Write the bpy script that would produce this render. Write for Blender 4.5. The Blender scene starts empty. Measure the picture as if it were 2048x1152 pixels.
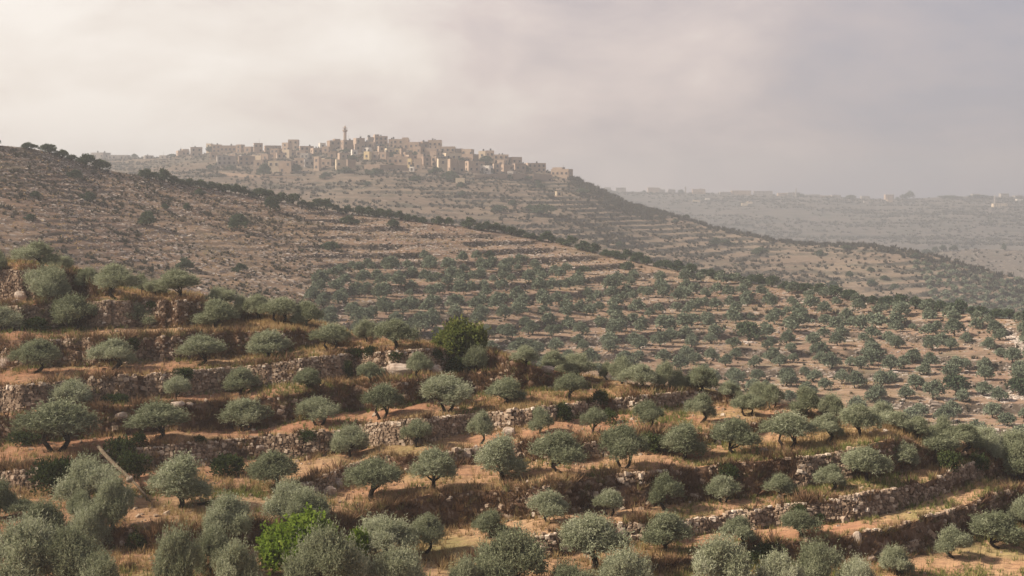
import bpy, math, random
import numpy as np

# ------------------------------------------------------------------ camera, sky, sun, exposure
SC = bpy.context.scene
COL = SC.collection
random.seed(7)
RNG = np.random.default_rng(11)

FPX, CX, HY = 2800.0, 1024.0, 400.0          # focal length, centre column and horizon row of the 2048 px wide photo
cam_d = bpy.data.cameras.new('camera')
cam = bpy.data.objects.new('camera', cam_d)
COL.objects.link(cam)
cam.location = (0, 0, 0)
cam.rotation_euler = (math.radians(90), 0, 0)
cam_d.sensor_width = 36.0
cam_d.lens = FPX / 2048.0 * 36.0
cam_d.shift_y = -(576.0 - HY) / 2048.0
cam_d.clip_start = 0.5
cam_d.clip_end = 9000
SC.camera = cam

SUN_AZ, SUN_EL = math.radians(-101), math.radians(36)   # azimuth measured from +Y towards +X
sun_dir = (math.sin(SUN_AZ) * math.cos(SUN_EL), math.cos(SUN_AZ) * math.cos(SUN_EL), math.sin(SUN_EL))

world = bpy.data.worlds.new('World')
SC.world = world
world.use_nodes = True
WN, WL = world.node_tree.nodes, world.node_tree.links
WN.clear()


def wn(t, **kw):
    n = WN.new(t)
    for k, v in kw.items():
        setattr(n, k, v)
    return n


w_out = wn('ShaderNodeOutputWorld')
w_mix = wn('ShaderNodeMixShader')
w_sky = wn('ShaderNodeTexSky', sky_type='NISHITA')
w_sky.sun_disc = False
w_sky.sun_elevation = SUN_EL
w_sky.sun_rotation = SUN_AZ
w_sky.dust_density = 4.0
w_bs = wn('ShaderNodeBackground')
w_bs.inputs['Strength'].default_value = 0.06
w_bc = wn('ShaderNodeBackground')
w_bc.inputs['Strength'].default_value = 0.58
WL.new(w_sky.outputs[0], w_bs.inputs['Color'])
w_tc = wn('ShaderNodeTexCoord')
w_map = wn('ShaderNodeMapping')
w_map.inputs['Scale'].default_value = (7.0, 7.0, 15.0)
w_map.inputs['Location'].default_value = (0.3, 0.0, 0.15)
WL.new(w_tc.outputs['Generated'], w_map.inputs['Vector'])
w_n1 = wn('ShaderNodeTexNoise')
w_n1.inputs['Scale'].default_value = 1.0
w_n1.inputs['Detail'].default_value = 9.0
w_n1.inputs['Roughness'].default_value = 0.56
w_n1.inputs['Distortion'].default_value = 0.25
WL.new(w_map.outputs[0], w_n1.inputs['Vector'])
w_dot = wn('ShaderNodeVectorMath', operation='DOT_PRODUCT')
gl = np.array((-0.52, 0.80, 0.30)); gl /= np.linalg.norm(gl)
w_dot.inputs[1].default_value = tuple(gl)
WL.new(w_tc.outputs['Generated'], w_dot.inputs[0])
w_mr = wn('ShaderNodeMapRange')
w_mr.inputs['From Min'].default_value = 0.63
w_mr.inputs['From Max'].default_value = 0.965
WL.new(w_dot.outputs['Value'], w_mr.inputs['Value'])
w_ns = wn('ShaderNodeMath', operation='MULTIPLY_ADD')
w_ns.inputs[1].default_value = 1.3
w_ns.inputs[2].default_value = -0.63
WL.new(w_n1.outputs['Fac'], w_ns.inputs[0])
w_add = wn('ShaderNodeMath', operation='ADD')
w_add.use_clamp = True
WL.new(w_mr.outputs[0], w_add.inputs[0])
WL.new(w_ns.outputs[0], w_add.inputs[1])
w_cr = wn('ShaderNodeValToRGB')
e = w_cr.color_ramp.elements
e[0].position, e[0].color = 0.0, (0.34, 0.32, 0.355, 1)
e[1].position, e[1].color = 1.0, (0.82, 0.755, 0.69, 1)
for p, c in ((0.3, (0.45, 0.388, 0.39, 1)), (0.55, (0.60, 0.505, 0.475, 1)), (0.8, (0.74, 0.665, 0.60, 1))):
    x = e.new(p)
    x.color = c
WL.new(w_add.outputs[0], w_cr.inputs['Fac'])
WL.new(w_cr.outputs[0], w_bc.inputs['Color'])
w_mix.inputs[0].default_value = 0.88
WL.new(w_bs.outputs[0], w_mix.inputs[1])
WL.new(w_bc.outputs[0], w_mix.inputs[2])
WL.new(w_mix.outputs[0], w_out.inputs['Surface'])

sun_d = bpy.data.lights.new('sun', 'SUN')
sun_d.energy = 4.6
sun_d.angle = math.radians(4)
sun_d.color = (1.0, 0.86, 0.70)
sun = bpy.data.objects.new('sun', sun_d)
COL.objects.link(sun)
sun.rotation_euler = (math.radians(90) - SUN_EL, 0, math.pi - SUN_AZ + math.pi)
from mathutils import Vector, Matrix
sun.rotation_euler = Vector(sun_dir).to_track_quat('Z', 'Y').to_euler()

SC.view_settings.view_transform = 'Standard'
SC.view_settings.look = 'None'
SC.view_settings.exposure = 1.22
SC.view_settings.gamma = 1.0
SC.view_settings.use_curve_mapping = False
SC.render.engine = 'CYCLES'
SC.cycles.max_bounces = 5
SC.cycles.diffuse_bounces = 3
SC.cycles.glossy_bounces = 1
SC.cycles.transmission_bounces = 2
SC.cycles.volume_bounces = 1
SC.cycles.transparent_max_bounces = 4
SC.cycles.use_denoising = True
try:
    SC.cycles.denoiser = 'OPENIMAGEDENOISE'
    SC.cycles.denoising_input_passes = 'RGB_ALBEDO_NORMAL'
    SC.cycles.denoising_prefilter = 'ACCURATE'
except Exception:
    pass

HAZE_DENSITY = 0.00042


# ------------------------------------------------------------------ helpers
def hash2(ix, iy, s):
    h = (ix.astype(np.int64) * 374761393 + iy.astype(np.int64) * 668265263 + s * 1442695041) & 0xffffffff
    h = ((h ^ (h >> 13)) * 1274126177) & 0xffffffff
    return ((h ^ (h >> 16)) & 0xffff) / 65535.0


def vnoise(x, y, s=0):
    x0, y0 = np.floor(x), np.floor(y)
    fx, fy = x - x0, y - y0
    fx, fy = fx * fx * (3 - 2 * fx), fy * fy * (3 - 2 * fy)
    a, b = hash2(x0, y0, s), hash2(x0 + 1, y0, s)
    c, d = hash2(x0, y0 + 1, s), hash2(x0 + 1, y0 + 1, s)
    return (a * (1 - fx) + b * fx) * (1 - fy) + (c * (1 - fx) + d * fx) * fy


def fbm(x, y, s=0, o=4):
    r, a, t = 0, 0.5, 0
    for k in range(o):
        r = r + a * vnoise(x * 2 ** k, y * 2 ** k, s + k * 17)
        t += a
        a *= 0.5
    return r / t - 0.5


def mesh_np(name, V, F, mats, tint=None, smooth=False, midx=None):
    V = np.ascontiguousarray(V, dtype=np.float32).reshape(-1, 3)
    F = np.ascontiguousarray(F, dtype=np.int32)
    k = F.shape[1]
    me = bpy.data.meshes.new(name)
    me.vertices.add(len(V))
    me.vertices.foreach_set('co', V.ravel())
    me.loops.add(F.size)
    me.loops.foreach_set('vertex_index', F.ravel())
    me.polygons.add(len(F))
    me.polygons.foreach_set('loop_start', np.arange(0, F.size, k, dtype=np.int32))
    if smooth:
        me.polygons.foreach_set('use_smooth', np.ones(len(F), dtype=bool))
    else:
        me.polygons.foreach_set('use_smooth', np.zeros(len(F), dtype=bool))
    for m in (mats if isinstance(mats, (list, tuple)) else [mats]):
        me.materials.append(m)
    if midx is not None:
        me.polygons.foreach_set('material_index', np.ascontiguousarray(midx, dtype=np.int32))
    if tint is not None:
        at = me.attributes.new('tint', 'FLOAT', 'POINT')
        at.data.foreach_set('value', np.ascontiguousarray(tint, dtype=np.float32))
    me.update(calc_edges=True)
    return me


def obj(name, me, parent=None):
    o = bpy.data.objects.new(name, me)
    COL.objects.link(o)
    if parent is not None:
        o.parent = parent
    return o


def tag(o, label=None, cat=None, group=None, kind=None):
    if label: o['label'] = label
    if cat: o['category'] = cat
    if group: o['group'] = group
    if kind: o['kind'] = kind
    return o


def thing(name, label, cat, loc=(0, 0, 0), rz=0.0, group=None, scale=None):
    o = obj(name, None)
    o.location = loc
    o.rotation_euler = (0, 0, rz)
    if scale is not None:
        o.scale = scale
    return tag(o, label, cat, group)


class MB:
    """collects boxes and tubes into one mesh"""
    def __init__(self):
        self.V, self.F, self.M, self.n = [], [], [], 0

    def quads(self, V, F, mi=0):
        F = np.asarray(F)
        self.V.append(np.asarray(V, float)); self.F.append(F + self.n); self.M.append(np.full(len(F), mi))
        self.n += len(V)

    def box(self, c, s, rz=0, mi=0, taper=1.0):
        x, y, z = s[0] / 2, s[1] / 2, s[2] / 2
        P = np.array([(-x, -y, -z), (x, -y, -z), (x, y, -z), (-x, y, -z), (-x * taper, -y * taper, z), (x * taper, -y * taper, z), (x * taper, y * taper, z), (-x * taper, y * taper, z)])
        if rz:
            ca, sa = math.cos(rz), math.sin(rz)
            P = np.stack([P[:, 0] * ca - P[:, 1] * sa, P[:, 0] * sa + P[:, 1] * ca, P[:, 2]], 1)
        self.quads(P + np.array(c), [(0, 3, 2, 1), (4, 5, 6, 7), (0, 1, 5, 4), (1, 2, 6, 5), (2, 3, 7, 6), (3, 0, 4, 7)], mi)

    def tube(self, pts, rad, n=6, mi=0, jit=0.0, rng=None):
        pts = [np.asarray(p, float) for p in pts]
        V, F = [], []
        for i, p in enumerate(pts):
            d = pts[min(i + 1, len(pts) - 1)] - pts[max(i - 1, 0)]
            d = d / (np.linalg.norm(d) + 1e-9)
            a = np.cross(d, (0.31, 0.95, 0.1)); a /= np.linalg.norm(a) + 1e-9
            b = np.cross(d, a)
            for k in range(n):
                t = 2 * math.pi * k / n
                r = rad[i] * (1 + (rng.uniform(-jit, jit) if rng is not None else 0))
                V.append(p + r * (a * math.cos(t) + b * math.sin(t)))
        m = len(pts)
        for i in range(m - 1):
            for k in range(n):
                F.append((i * n + k, i * n + (k + 1) % n, (i + 1) * n + (k + 1) % n, (i + 1) * n + k))
        V.append(pts[-1]); V.append(pts[0])
        for k in range(0, n):
            F.append(((m - 1) * n + k, (m - 1) * n + (k + 1) % n, m * n, m * n))
            F.append(((k + 1) % n, k, m * n + 1, m * n + 1))
        self.quads(V, [f for f in F if f[2] != f[3]], mi)
        caps = [f[:3] for f in F if f[2] == f[3]]
        # caps as thin quads split on the ring midpoint
        base = self.n - len(V)
        self.F.append(np.array([(f[0], f[1], f[2], f[2]) for f in caps]) + base)
        self.M.append(np.full(len(caps), mi))

    def build(self, name, mats, smooth=False):
        V = np.concatenate(self.V); F = np.concatenate(self.F); M = np.concatenate(self.M)
        tri = F[:, 2] == F[:, 3]
        Fq, Ft, Mq, Mt = F[~tri], F[tri][:, :3], M[~tri], M[tri]
        me = bpy.data.meshes.new(name)
        me.from_pydata([tuple(v) for v in V], [], [tuple(int(i) for i in f) for f in Fq] + [tuple(int(i) for i in f) for f in Ft])
        for m in (mats if isinstance(mats, (list, tuple)) else [mats]):
            me.materials.append(m)
        me.polygons.foreach_set('material_index', np.concatenate([Mq, Mt]).astype(np.int32))
        me.polygons.foreach_set('use_smooth', np.full(len(me.polygons), smooth))
        me.update()
        return me


# ------------------------------------------------------------------ materials
def mat(name):
    m = bpy.data.materials.new(name)
    m.use_nodes = True
    nt = m.node_tree
    nt.nodes.clear()
    return m, nt.nodes, nt.links


def ramp(N, stops, fac=None, L=None):
    r = N.new('ShaderNodeValToRGB')
    el = r.color_ramp.elements
    el[0].position, el[0].color = stops[0][0], tuple(stops[0][1]) + (1,)
    el[1].position, el[1].color = stops[-1][0], tuple(stops[-1][1]) + (1,)
    for p, c in stops[1:-1]:
        x = el.new(p); x.color = tuple(c) + (1,)
    if fac is not None:
        L.new(fac, r.inputs['Fac'])
    return r


def noise(N, L, vec, scale, detail=4, rough=0.55, dist=0.0):
    n = N.new('ShaderNodeTexNoise')
    n.inputs['Scale'].default_value = scale
    n.inputs['Detail'].default_value = detail
    n.inputs['Roughness'].default_value = rough
    n.inputs['Distortion'].default_value = dist
    L.new(vec, n.inputs['Vector'])
    return n.outputs['Fac']


def mixc(N, L, fac, a, b, mode='MIX'):
    m = N.new('ShaderNodeMix')
    m.data_type = 'RGBA'
    m.blend_type = mode
    for sock, v in ((m.inputs[0], fac), (m.inputs[6], a), (m.inputs[7], b)):
        if isinstance(v, bpy.types.NodeSocket):
            L.new(v, sock)
        elif isinstance(v, (int, float)):
            sock.default_value = v
        else:
            sock.default_value = tuple(v) + (1,)
    return m.outputs[2]


def maprange(N, L, v, a, b, c=0.0, d=1.0):
    m = N.new('ShaderNodeMapRange')
    L.new(v, m.inputs[0])
    for i, q in enumerate((a, b, c, d)):
        m.inputs[1 + i].default_value = q
    return m.outputs[0]


def finish(N, L, colour, rough=0.9, bump=None, bstr=0.5, bdist=0.1, trans=0.0):
    out = N.new('ShaderNodeOutputMaterial')
    d = N.new('ShaderNodeBsdfDiffuse')
    d.inputs['Roughness'].default_value = rough
    if isinstance(colour, bpy.types.NodeSocket):
        L.new(colour, d.inputs['Color'])
    else:
        d.inputs['Color'].default_value = tuple(colour) + (1,)
    if bump is not None:
        b = N.new('ShaderNodeBump')
        b.inputs['Strength'].default_value = bstr
        b.inputs['Distance'].default_value = bdist
        L.new(bump, b.inputs['Height'])
        L.new(b.outputs[0], d.inputs['Normal'])
    if trans > 0:
        t = N.new('ShaderNodeBsdfTranslucent')
        if isinstance(colour, bpy.types.NodeSocket):
            L.new(colour, t.inputs['Color'])
        else:
            t.inputs['Color'].default_value = tuple(colour) + (1,)
        ms = N.new('ShaderNodeMixShader')
        ms.inputs[0].default_value = trans
        L.new(d.outputs[0], ms.inputs[1]); L.new(t.outputs[0], ms.inputs[2])
        L.new(ms.outputs[0], out.inputs['Surface'])
    else:
        L.new(d.outputs[0], out.inputs['Surface'])


def tint_mat(name, stops, trans=0.0, objrand=0.0, rough=0.9):
    """colour from the per-piece tint attribute, shifted a little from thing to thing"""
    m, N, L = mat(name)
    a = N.new('ShaderNodeAttribute'); a.attribute_name = 'tint'
    f = a.outputs['Fac']
    if objrand:
        oi = N.new('ShaderNodeObjectInfo')
        s = N.new('ShaderNodeMath'); s.operation = 'MULTIPLY_ADD'
        s.inputs[1].default_value = objrand; s.inputs[2].default_value = -objrand / 2
        L.new(oi.outputs['Random'], s.inputs[0])
        t = N.new('ShaderNodeMath'); t.operation = 'ADD'; t.use_clamp = True
        L.new(f, t.inputs[0]); L.new(s.outputs[0], t.inputs[1])
        f = t.outputs[0]
    r = ramp(N, stops, f, L)
    finish(N, L, r.outputs[0], rough, trans=trans)
    return m


def ground_mat(name, soil, straw, dark, green, rock, steep0, steep1, sc, speck=0.0, bump=0.25):
    """soil with straw and green patches on the benches, darker earth and stone on the steep risers"""
    m, N, L = mat(name)
    g = N.new('ShaderNodeNewGeometry')
    P = g.outputs['Position']
    n1 = noise(N, L, P, 0.045 * sc, 6, 0.6, 0.3)
    n2 = noise(N, L, P, 0.3 * sc, 6, 0.65)
    n3 = noise(N, L, P, 2.2 * sc, 5, 0.7)
    n4 = noise(N, L, P, 0.11 * sc, 5, 0.6, 0.5)
    c = mixc(N, L, maprange(N, L, n1, 0.42, 0.60), soil, straw)
    c = mixc(N, L, maprange(N, L, n2, 0.50, 0.72, 0, 0.8), c, straw)
    c = mixc(N, L, maprange(N, L, n4, 0.52, 0.68, 0, 0.8), c, green)
    c = mixc(N, L, maprange(N, L, n3, 0.50, 0.75, 0, 0.55), c, dark)
    mp = N.new('ShaderNodeMapping'); mp.inputs['Scale'].default_value = (0.35, 2.2, 2.2)
    L.new(P, mp.inputs['Vector'])
    n5 = noise(N, L, mp.outputs[0], 1.1 * sc, 4, 0.6, 0.4)
    c = mixc(N, L, maprange(N, L, n5, 0.44, 0.66, 0, 0.6), c, dark)
    c = mixc(N, L, maprange(N, L, n5, 0.46, 0.30, 0, 0.4), c, straw)
    if speck:
        v = N.new('ShaderNodeTexVoronoi'); v.inputs['Scale'].default_value = 0.55 * sc
        L.new(P, v.inputs['Vector'])
        s = maprange(N, L, v.outputs['Distance'], 0.18, 0.34, 1, 0)
        s2 = N.new('ShaderNodeMath'); s2.operation = 'MULTIPLY'
        L.new(s, s2.inputs[0]); L.new(maprange(N, L, n2, 0.40, 0.56, 0, speck), s2.inputs[1])
        c = mixc(N, L, s2.outputs[0], c, rock)
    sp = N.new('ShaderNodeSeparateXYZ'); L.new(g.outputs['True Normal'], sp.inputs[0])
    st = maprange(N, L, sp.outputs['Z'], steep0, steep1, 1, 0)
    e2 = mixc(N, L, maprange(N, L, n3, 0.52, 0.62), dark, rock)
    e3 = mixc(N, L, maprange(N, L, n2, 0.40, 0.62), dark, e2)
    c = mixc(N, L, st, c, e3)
    finish(N, L, c, 0.95, n3, bump, 0.25 / sc)
    return m


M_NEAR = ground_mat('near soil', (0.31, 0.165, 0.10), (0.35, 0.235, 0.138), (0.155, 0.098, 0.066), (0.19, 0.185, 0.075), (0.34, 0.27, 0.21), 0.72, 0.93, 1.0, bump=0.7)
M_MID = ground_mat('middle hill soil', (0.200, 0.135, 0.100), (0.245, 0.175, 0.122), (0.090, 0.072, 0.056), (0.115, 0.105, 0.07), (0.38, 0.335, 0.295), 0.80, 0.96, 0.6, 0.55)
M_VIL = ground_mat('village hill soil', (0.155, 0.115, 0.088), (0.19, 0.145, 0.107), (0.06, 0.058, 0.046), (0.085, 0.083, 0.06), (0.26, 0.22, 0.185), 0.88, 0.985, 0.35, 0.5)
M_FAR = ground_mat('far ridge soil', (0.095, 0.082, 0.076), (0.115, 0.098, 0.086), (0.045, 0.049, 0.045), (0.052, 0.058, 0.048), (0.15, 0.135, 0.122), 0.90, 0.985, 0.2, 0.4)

M_KNOLL = ground_mat('rocky knoll soil', (0.10, 0.084, 0.074), (0.125, 0.105, 0.088), (0.05, 0.05, 0.042), (0.065, 0.066, 0.052), (0.22, 0.195, 0.17), 0.90, 0.985, 0.4, 0.9)

OLIVE = ((0.0, (0.090, 0.105, 0.060)), (0.35, (0.215, 0.236, 0.145)), (0.7, (0.350, 0.370, 0.250)), (1.0, (0.50, 0.515, 0.39)))
M_OLIVE = tint_mat('olive leaves', OLIVE, 0.3, 0.42)
M_GROVE = tint_mat('grove leaves', ((0.0, (0.080, 0.102, 0.068)), (0.5, (0.165, 0.195, 0.135)), (1.0, (0.28, 0.315, 0.23))), 0.15, 0.3)
M_RIDGE = tint_mat('ridge leaves', ((0.0, (0.036, 0.056, 0.034)), (0.5, (0.075, 0.102, 0.060)), (1.0, (0.14, 0.17, 0.10))), 0.12, 0.3)
M_BRIGHT = tint_mat('bright green leaves', ((0.0, (0.065, 0.11, 0.018)), (0.5, (0.145, 0.215, 0.03)), (1.0, (0.25, 0.31, 0.065))), 0.35)
M_FIG = tint_mat('dark fig leaves', ((0.0, (0.055, 0.075, 0.022)), (0.5, (0.13, 0.155, 0.045)), (1.0, (0.25, 0.255, 0.08))), 0.25)
M_BUSH = tint_mat('green bush leaves', ((0.0, (0.022, 0.034, 0.014)), (0.5, (0.05, 0.068, 0.028)), (1.0, (0.10, 0.12, 0.05))), 0.2, 0.3)
M_SCRUB = tint_mat('dry scrub', ((0.0, (0.095, 0.056, 0.037)), (0.45, (0.175, 0.108, 0.068)), (0.75, (0.27, 0.18, 0.10)), (1.0, (0.17, 0.165, 0.075))), 0.1)
M_GRASS = tint_mat('dry grass', ((0.0, (0.23, 0.145, 0.075)), (0.4, (0.37, 0.27, 0.135)), (0.7, (0.48, 0.385, 0.205)), (0.8, (0.20, 0.21, 0.07)), (1.0, (0.115, 0.15, 0.045))), 0.3)
M_FARSCRUB = tint_mat('hillside scrub', ((0.0, (0.045, 0.046, 0.032)), (0.5, (0.085, 0.078, 0.055)), (1.0, (0.16, 0.12, 0.08))), 0.1)
M_STONE = tint_mat('wall stones', ((0.0, (0.13, 0.092, 0.066)), (0.5, (0.29, 0.215, 0.155)), (0.85, (0.43, 0.35, 0.27)), (1.0, (0.55, 0.48, 0.40))), 0, 0.2)
M_ROCKS = tint_mat('slope stones', ((0.0, (0.18, 0.145, 0.12)), (0.5, (0.315, 0.268, 0.232)), (1.0, (0.50, 0.45, 0.40))), 0, 0.2)


def noisy_mat(name, a, b, scale, rough=0.9, bump=0.3, bdist=0.05):
    m, N, L = mat(name)
    tc = N.new('ShaderNodeTexCoord')
    n = noise(N, L, tc.outputs['Object'], scale, 5, 0.65)
    finish(N, L, mixc(N, L, maprange(N, L, n, 0.36, 0.64), a, b), rough, n, bump, bdist)
    return m


M_BARK = noisy_mat('olive bark', (0.022, 0.017, 0.014), (0.060, 0.048, 0.038), 9.0, bump=0.6)
M_LOG = noisy_mat('weathered log', (0.10, 0.078, 0.055), (0.20, 0.16, 0.115), 7.0)
M_BOULDER = noisy_mat('boulder limestone', (0.27, 0.20, 0.155), (0.50, 0.43, 0.36), 2.2, bump=0.8, bdist=0.12)
WALLC = {'tan': ((0.38, 0.285, 0.215), (0.46, 0.355, 0.27)), 'brown': ((0.29, 0.21, 0.158), (0.36, 0.27, 0.205)), 'cream': ((0.52, 0.43, 0.31), (0.60, 0.50, 0.37)),
         'white': ((0.62, 0.58, 0.52), (0.72, 0.68, 0.62)), 'yellow': ((0.55, 0.44, 0.25), (0.62, 0.51, 0.31)), 'grey': ((0.30, 0.27, 0.245), (0.37, 0.335, 0.30))}
M_WALL = {k: noisy_mat(k + ' house wall', a, b, 0.6, 0.9, 0.1) for k, (a, b) in WALLC.items()}
M_ROOF = noisy_mat('flat roof screed', (0.30, 0.27, 0.24), (0.40, 0.36, 0.32), 0.5)
M_GLASS, _N, _L = mat('window dark')
_b = _N.new('ShaderNodeBsdfPrincipled'); _b.inputs['Base Color'].default_value = (0.055, 0.052, 0.05, 1); _b.inputs['Roughness'].default_value = 0.25
_o = _N.new('ShaderNodeOutputMaterial'); _L.new(_b.outputs[0], _o.inputs['Surface'])
M_TANK = noisy_mat('roof tank', (0.05, 0.05, 0.055), (0.09, 0.09, 0.09), 2)
M_METAL = noisy_mat('mast metal', (0.16, 0.15, 0.14), (0.22, 0.21, 0.2), 3)


# ------------------------------------------------------------------ hillsides: heights over (column ray, distance)
class Hill:
    def __init__(self, PX, D, Z):
        self.PX, self.D, self.Z = PX, D, Z
        self.py = HY - FPX * Z / np.maximum(D, 0.1)
        self.vis = np.minimum.accumulate(self.py, axis=1)

    def build(self, name, m):
        nc, nr = self.D.shape
        X = ((self.PX - CX) / FPX)[:, None] * self.D
        V = np.stack([X, self.D, self.Z], -1).reshape(-1, 3)
        i = (np.arange(nc - 1)[:, None] * nr + np.arange(nr - 1)[None, :]).ravel()
        F = np.stack([i, i + nr, i + nr + 1, i + 1], 1)
        o = obj(name, mesh_np(name, V, F, m, smooth=False))
        return tag(o, kind='structure')

    def col(self, px):
        c = np.clip((px - self.PX[0]) / (self.PX[1] - self.PX[0]), 0, len(self.PX) - 1.001)
        i = int(c)
        return i, c - i

    def hit(self, px, py, row0=0):
        """distance and height where the ray through a photo pixel meets the hill"""
        i, t = self.col(px)
        k = i if t < 0.5 else i + 1
        v, d, z = self.vis[k, row0:], self.D[k, row0:], self.Z[k, row0:]
        j = int(np.argmax(v <= py)) if (v <= py).any() else int(np.argmin(v))
        if j == 0:
            Dh = d[0]
        else:
            a, b = v[j - 1], v[j]
            s = 0 if a == b else np.clip((a - py) / (a - b), 0, 1)
            Dh = d[j - 1] + s * (d[j] - d[j - 1])
        return float(Dh), self.ground(px, Dh)

    def ground(self, px, Dh):
        i, t = self.col(px)
        a = np.interp(Dh, self.D[i], self.Z[i]); b = np.interp(Dh, self.D[i + 1], self.Z[i + 1])
        return float(a * (1 - t) + b * t)

    def point(self, px, py):
        d, z = self.hit(px, py)
        return np.array(((px - CX) / FPX * d, d, z))

    def sample(self, n, mask, rng):
        """n random points on the cells where mask is true, area weighted; returns points, column, row"""
        X = ((self.PX - CX) / FPX)[:, None] * self.D
        P = np.stack([X, self.D, self.Z], -1)
        a = P[1:, :-1] - P[:-1, :-1]; b = P[:-1, 1:] - P[:-1, :-1]
        A = np.linalg.norm(np.cross(a, b), axis=-1) * mask
        w = A.ravel() / A.sum()
        k = rng.choice(len(w), n, p=w)
        nr = self.D.shape[1] - 1
        ci, ri = k // nr, k % nr
        s, t = rng.random((n, 1)), rng.random((n, 1))
        Q = (P[ci, ri] * (1 - s) + P[ci + 1, ri] * s) * (1 - t) + (P[ci, ri + 1] * (1 - s) + P[ci + 1, ri + 1] * s) * t
        return Q, ci, ri


def smooth1(a, k):
    g = np.exp(-0.5 * (np.arange(-3 * k, 3 * k + 1) / k) ** 2); g /= g.sum()
    return np.convolve(np.pad(a, 3 * k, mode='edge'), g, mode='valid')


# ---- near hillside: terraces, each wall given by its top and foot lines in the photo
NPX = np.arange(-420, 2470, 5.0)
CREST = [(-420, 500), (0, 522), (90, 528), (150, 537), (210, 572), (300, 582), (400, 590), (440, 606), (560, 630), (640, 645), (720, 672), (800, 682), (900, 690), (975, 698), (1016, 716), (1060, 734), (1130, 748), (1200, 762), (1300, 772), (1420, 784), (1500, 800), (1600, 815), (1700, 838), (1800, 856), (1900, 872), (1985, 898), (2048, 925), (2200, 960), (2470, 1010)]
NWALLS = [   # (name, [(px, top, foot)])  nearest first
    ('w1', [(-420, 1180, 1180), (900, 1180, 1180), (1200, 1150, 1160), (1400, 1112, 1135), (1520, 1088, 1120), (1650, 1080, 1124), (1707, 1070, 1122), (1775, 1057, 1115), (1861, 1033, 1098), (1929, 1013, 1070), (1985, 984, 1045), (2048, 978, 1024), (2470, 990, 1010)]),
    ('w2', [(-420, 1150, 1150), (900, 1130, 1130), (1000, 1092, 1110), (1070, 1074, 1112), (1122, 1064, 1112), (1180, 1062, 1092), (1231, 1050, 1086), (1286, 1044, 1090), (1368, 1046, 1070), (1433, 1030, 1063), (1587, 1010, 1049), (1690, 996, 1046), (1792, 979, 1022), (1861, 962, 998), (1929, 930, 972), (1963, 917, 955), (2010, 935, 955), (2048, 955, 962), (2470, 975, 978)]),
    ('w3', [(-420, 1085, 1112), (0, 1075, 1110), (205, 1060, 1098), (376, 1066, 1105), (506, 1050, 1090), (600, 1056, 1092), (667, 1050, 1086), (718, 1034, 1070), (800, 1005, 1064), (872, 985, 1058), (980, 981, 1046), (1060, 979, 1038), (1111, 968, 1032), (1231, 951, 1016), (1350, 940, 1005), (1519, 922, 993), (1638, 913, 973), (1724, 893, 957), (1792, 876, 946), (1860, 902, 934), (1920, 905, 918), (1985, 912, 918), (2048, 940, 944), (2470, 965, 967)]),
    ('w35', [(-420, 1000, 1000), (500, 985, 985), (600, 975, 990), (650, 954, 990), (701, 930, 952), (735, 917, 946), (838, 911, 943), (924, 900, 925), (1060, 883, 922), (1180, 888, 916), (1300, 872, 902), (1416, 868, 893), (1519, 846, 866), (1587, 823, 842), (1680, 845, 850), (1800, 864, 866), (1900, 882, 884), (1985, 904, 906), (2048, 932, 934), (2470, 950, 951)]),
    ('w4', [(-420, 945, 975), (0, 944, 972), (60, 939, 984), (120, 930, 968), (171, 914, 951), (239, 900, 944), (325, 893, 934), (393, 887, 930), (479, 882, 915), (581, 866, 916), (667, 864, 906), (718, 856, 894), (804, 842, 889), (855, 838, 886), (924, 832, 866), (1026, 822, 856), (1112, 813, 839), (1197, 804, 831), (1248, 798, 824), (1350, 790, 811), (1399, 781, 808), (1425, 790, 804), (1520, 815, 817), (1600, 825, 827), (1700, 847, 849), (1800, 862, 863), (1900, 880, 881), (2048, 930, 931), (2470, 945, 946)]),
    ('w45', [(-420, 838, 890), (0, 834, 886), (188, 815, 875), (342, 811, 860), (530, 798, 856), (650, 775, 828), (718, 768, 819), (804, 764, 816), (838, 762, 805), (924, 750, 788), (1043, 740, 784), (1095, 752, 780), (1150, 766, 774), (1250, 776, 778), (1399, 780.2, 780.6), (1520, 812, 813), (1700, 845, 846), (2048, 928, 929), (2470, 943, 944)]),
    ('w5', [(-420, 785, 835), (0, 777, 826), (103, 767, 812), (188, 757, 802), (308, 750, 795), (410, 741, 788), (513, 733, 774), (650, 713, 760), (698, 712, 755), (770, 705, 747), (872, 702, 740), (975, 700, 736), (1016, 720, 737), (1060, 737, 744), (1130, 752, 755), (1250, 772, 774), (1399, 779.2, 779.8), (1520, 810, 811), (1700, 843, 844), (2048, 927, 927.5), (2470, 942, 942.5)]),
    ('w6', [(-420, 690, 750), (0, 677, 741), (103, 682, 734), (239, 677, 727), (291, 674, 724), (376, 671, 720), (479, 662, 715), (564, 662, 706), (626, 664, 691), (700, 684, 690), (800, 691, 693), (900, 697, 698), (975, 698.5, 699.2), (1060, 735.5, 736.2), (1130, 750.5, 751.2), (1250, 770.5, 771.2), (1520, 807, 808), (2048, 926, 926.5), (2470, 941, 941.5)]),
    ('w7', [(-420, 630, 672), (0, 618, 662), (103, 607, 658), (188, 603, 655), (308, 603, 655), (393, 604, 653), (440, 616, 648), (520, 634, 640), (600, 646, 648), (700, 676, 677), (900, 693.5, 694.2), (1060, 734.9, 735.3), (1250, 769.5, 770), (1520, 805.5, 806), (2048, 925.7, 925.9), (2470, 940, 940.5)]),
    ('w8', [(-420, 545, 610), (0, 543, 601), (65, 543, 602), (147, 550, 599), (205, 580, 592), (260, 588, 590), (400, 594, 595), (440, 610, 612), (600, 643, 644), (720, 674, 675), (900, 691.5, 692.2), (1060, 734.4, 734.7), (1250, 768.5, 769), (1520, 804, 804.7), (2048, 925.3, 925.5), (2470, 939, 939.4)]),
]
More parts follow.
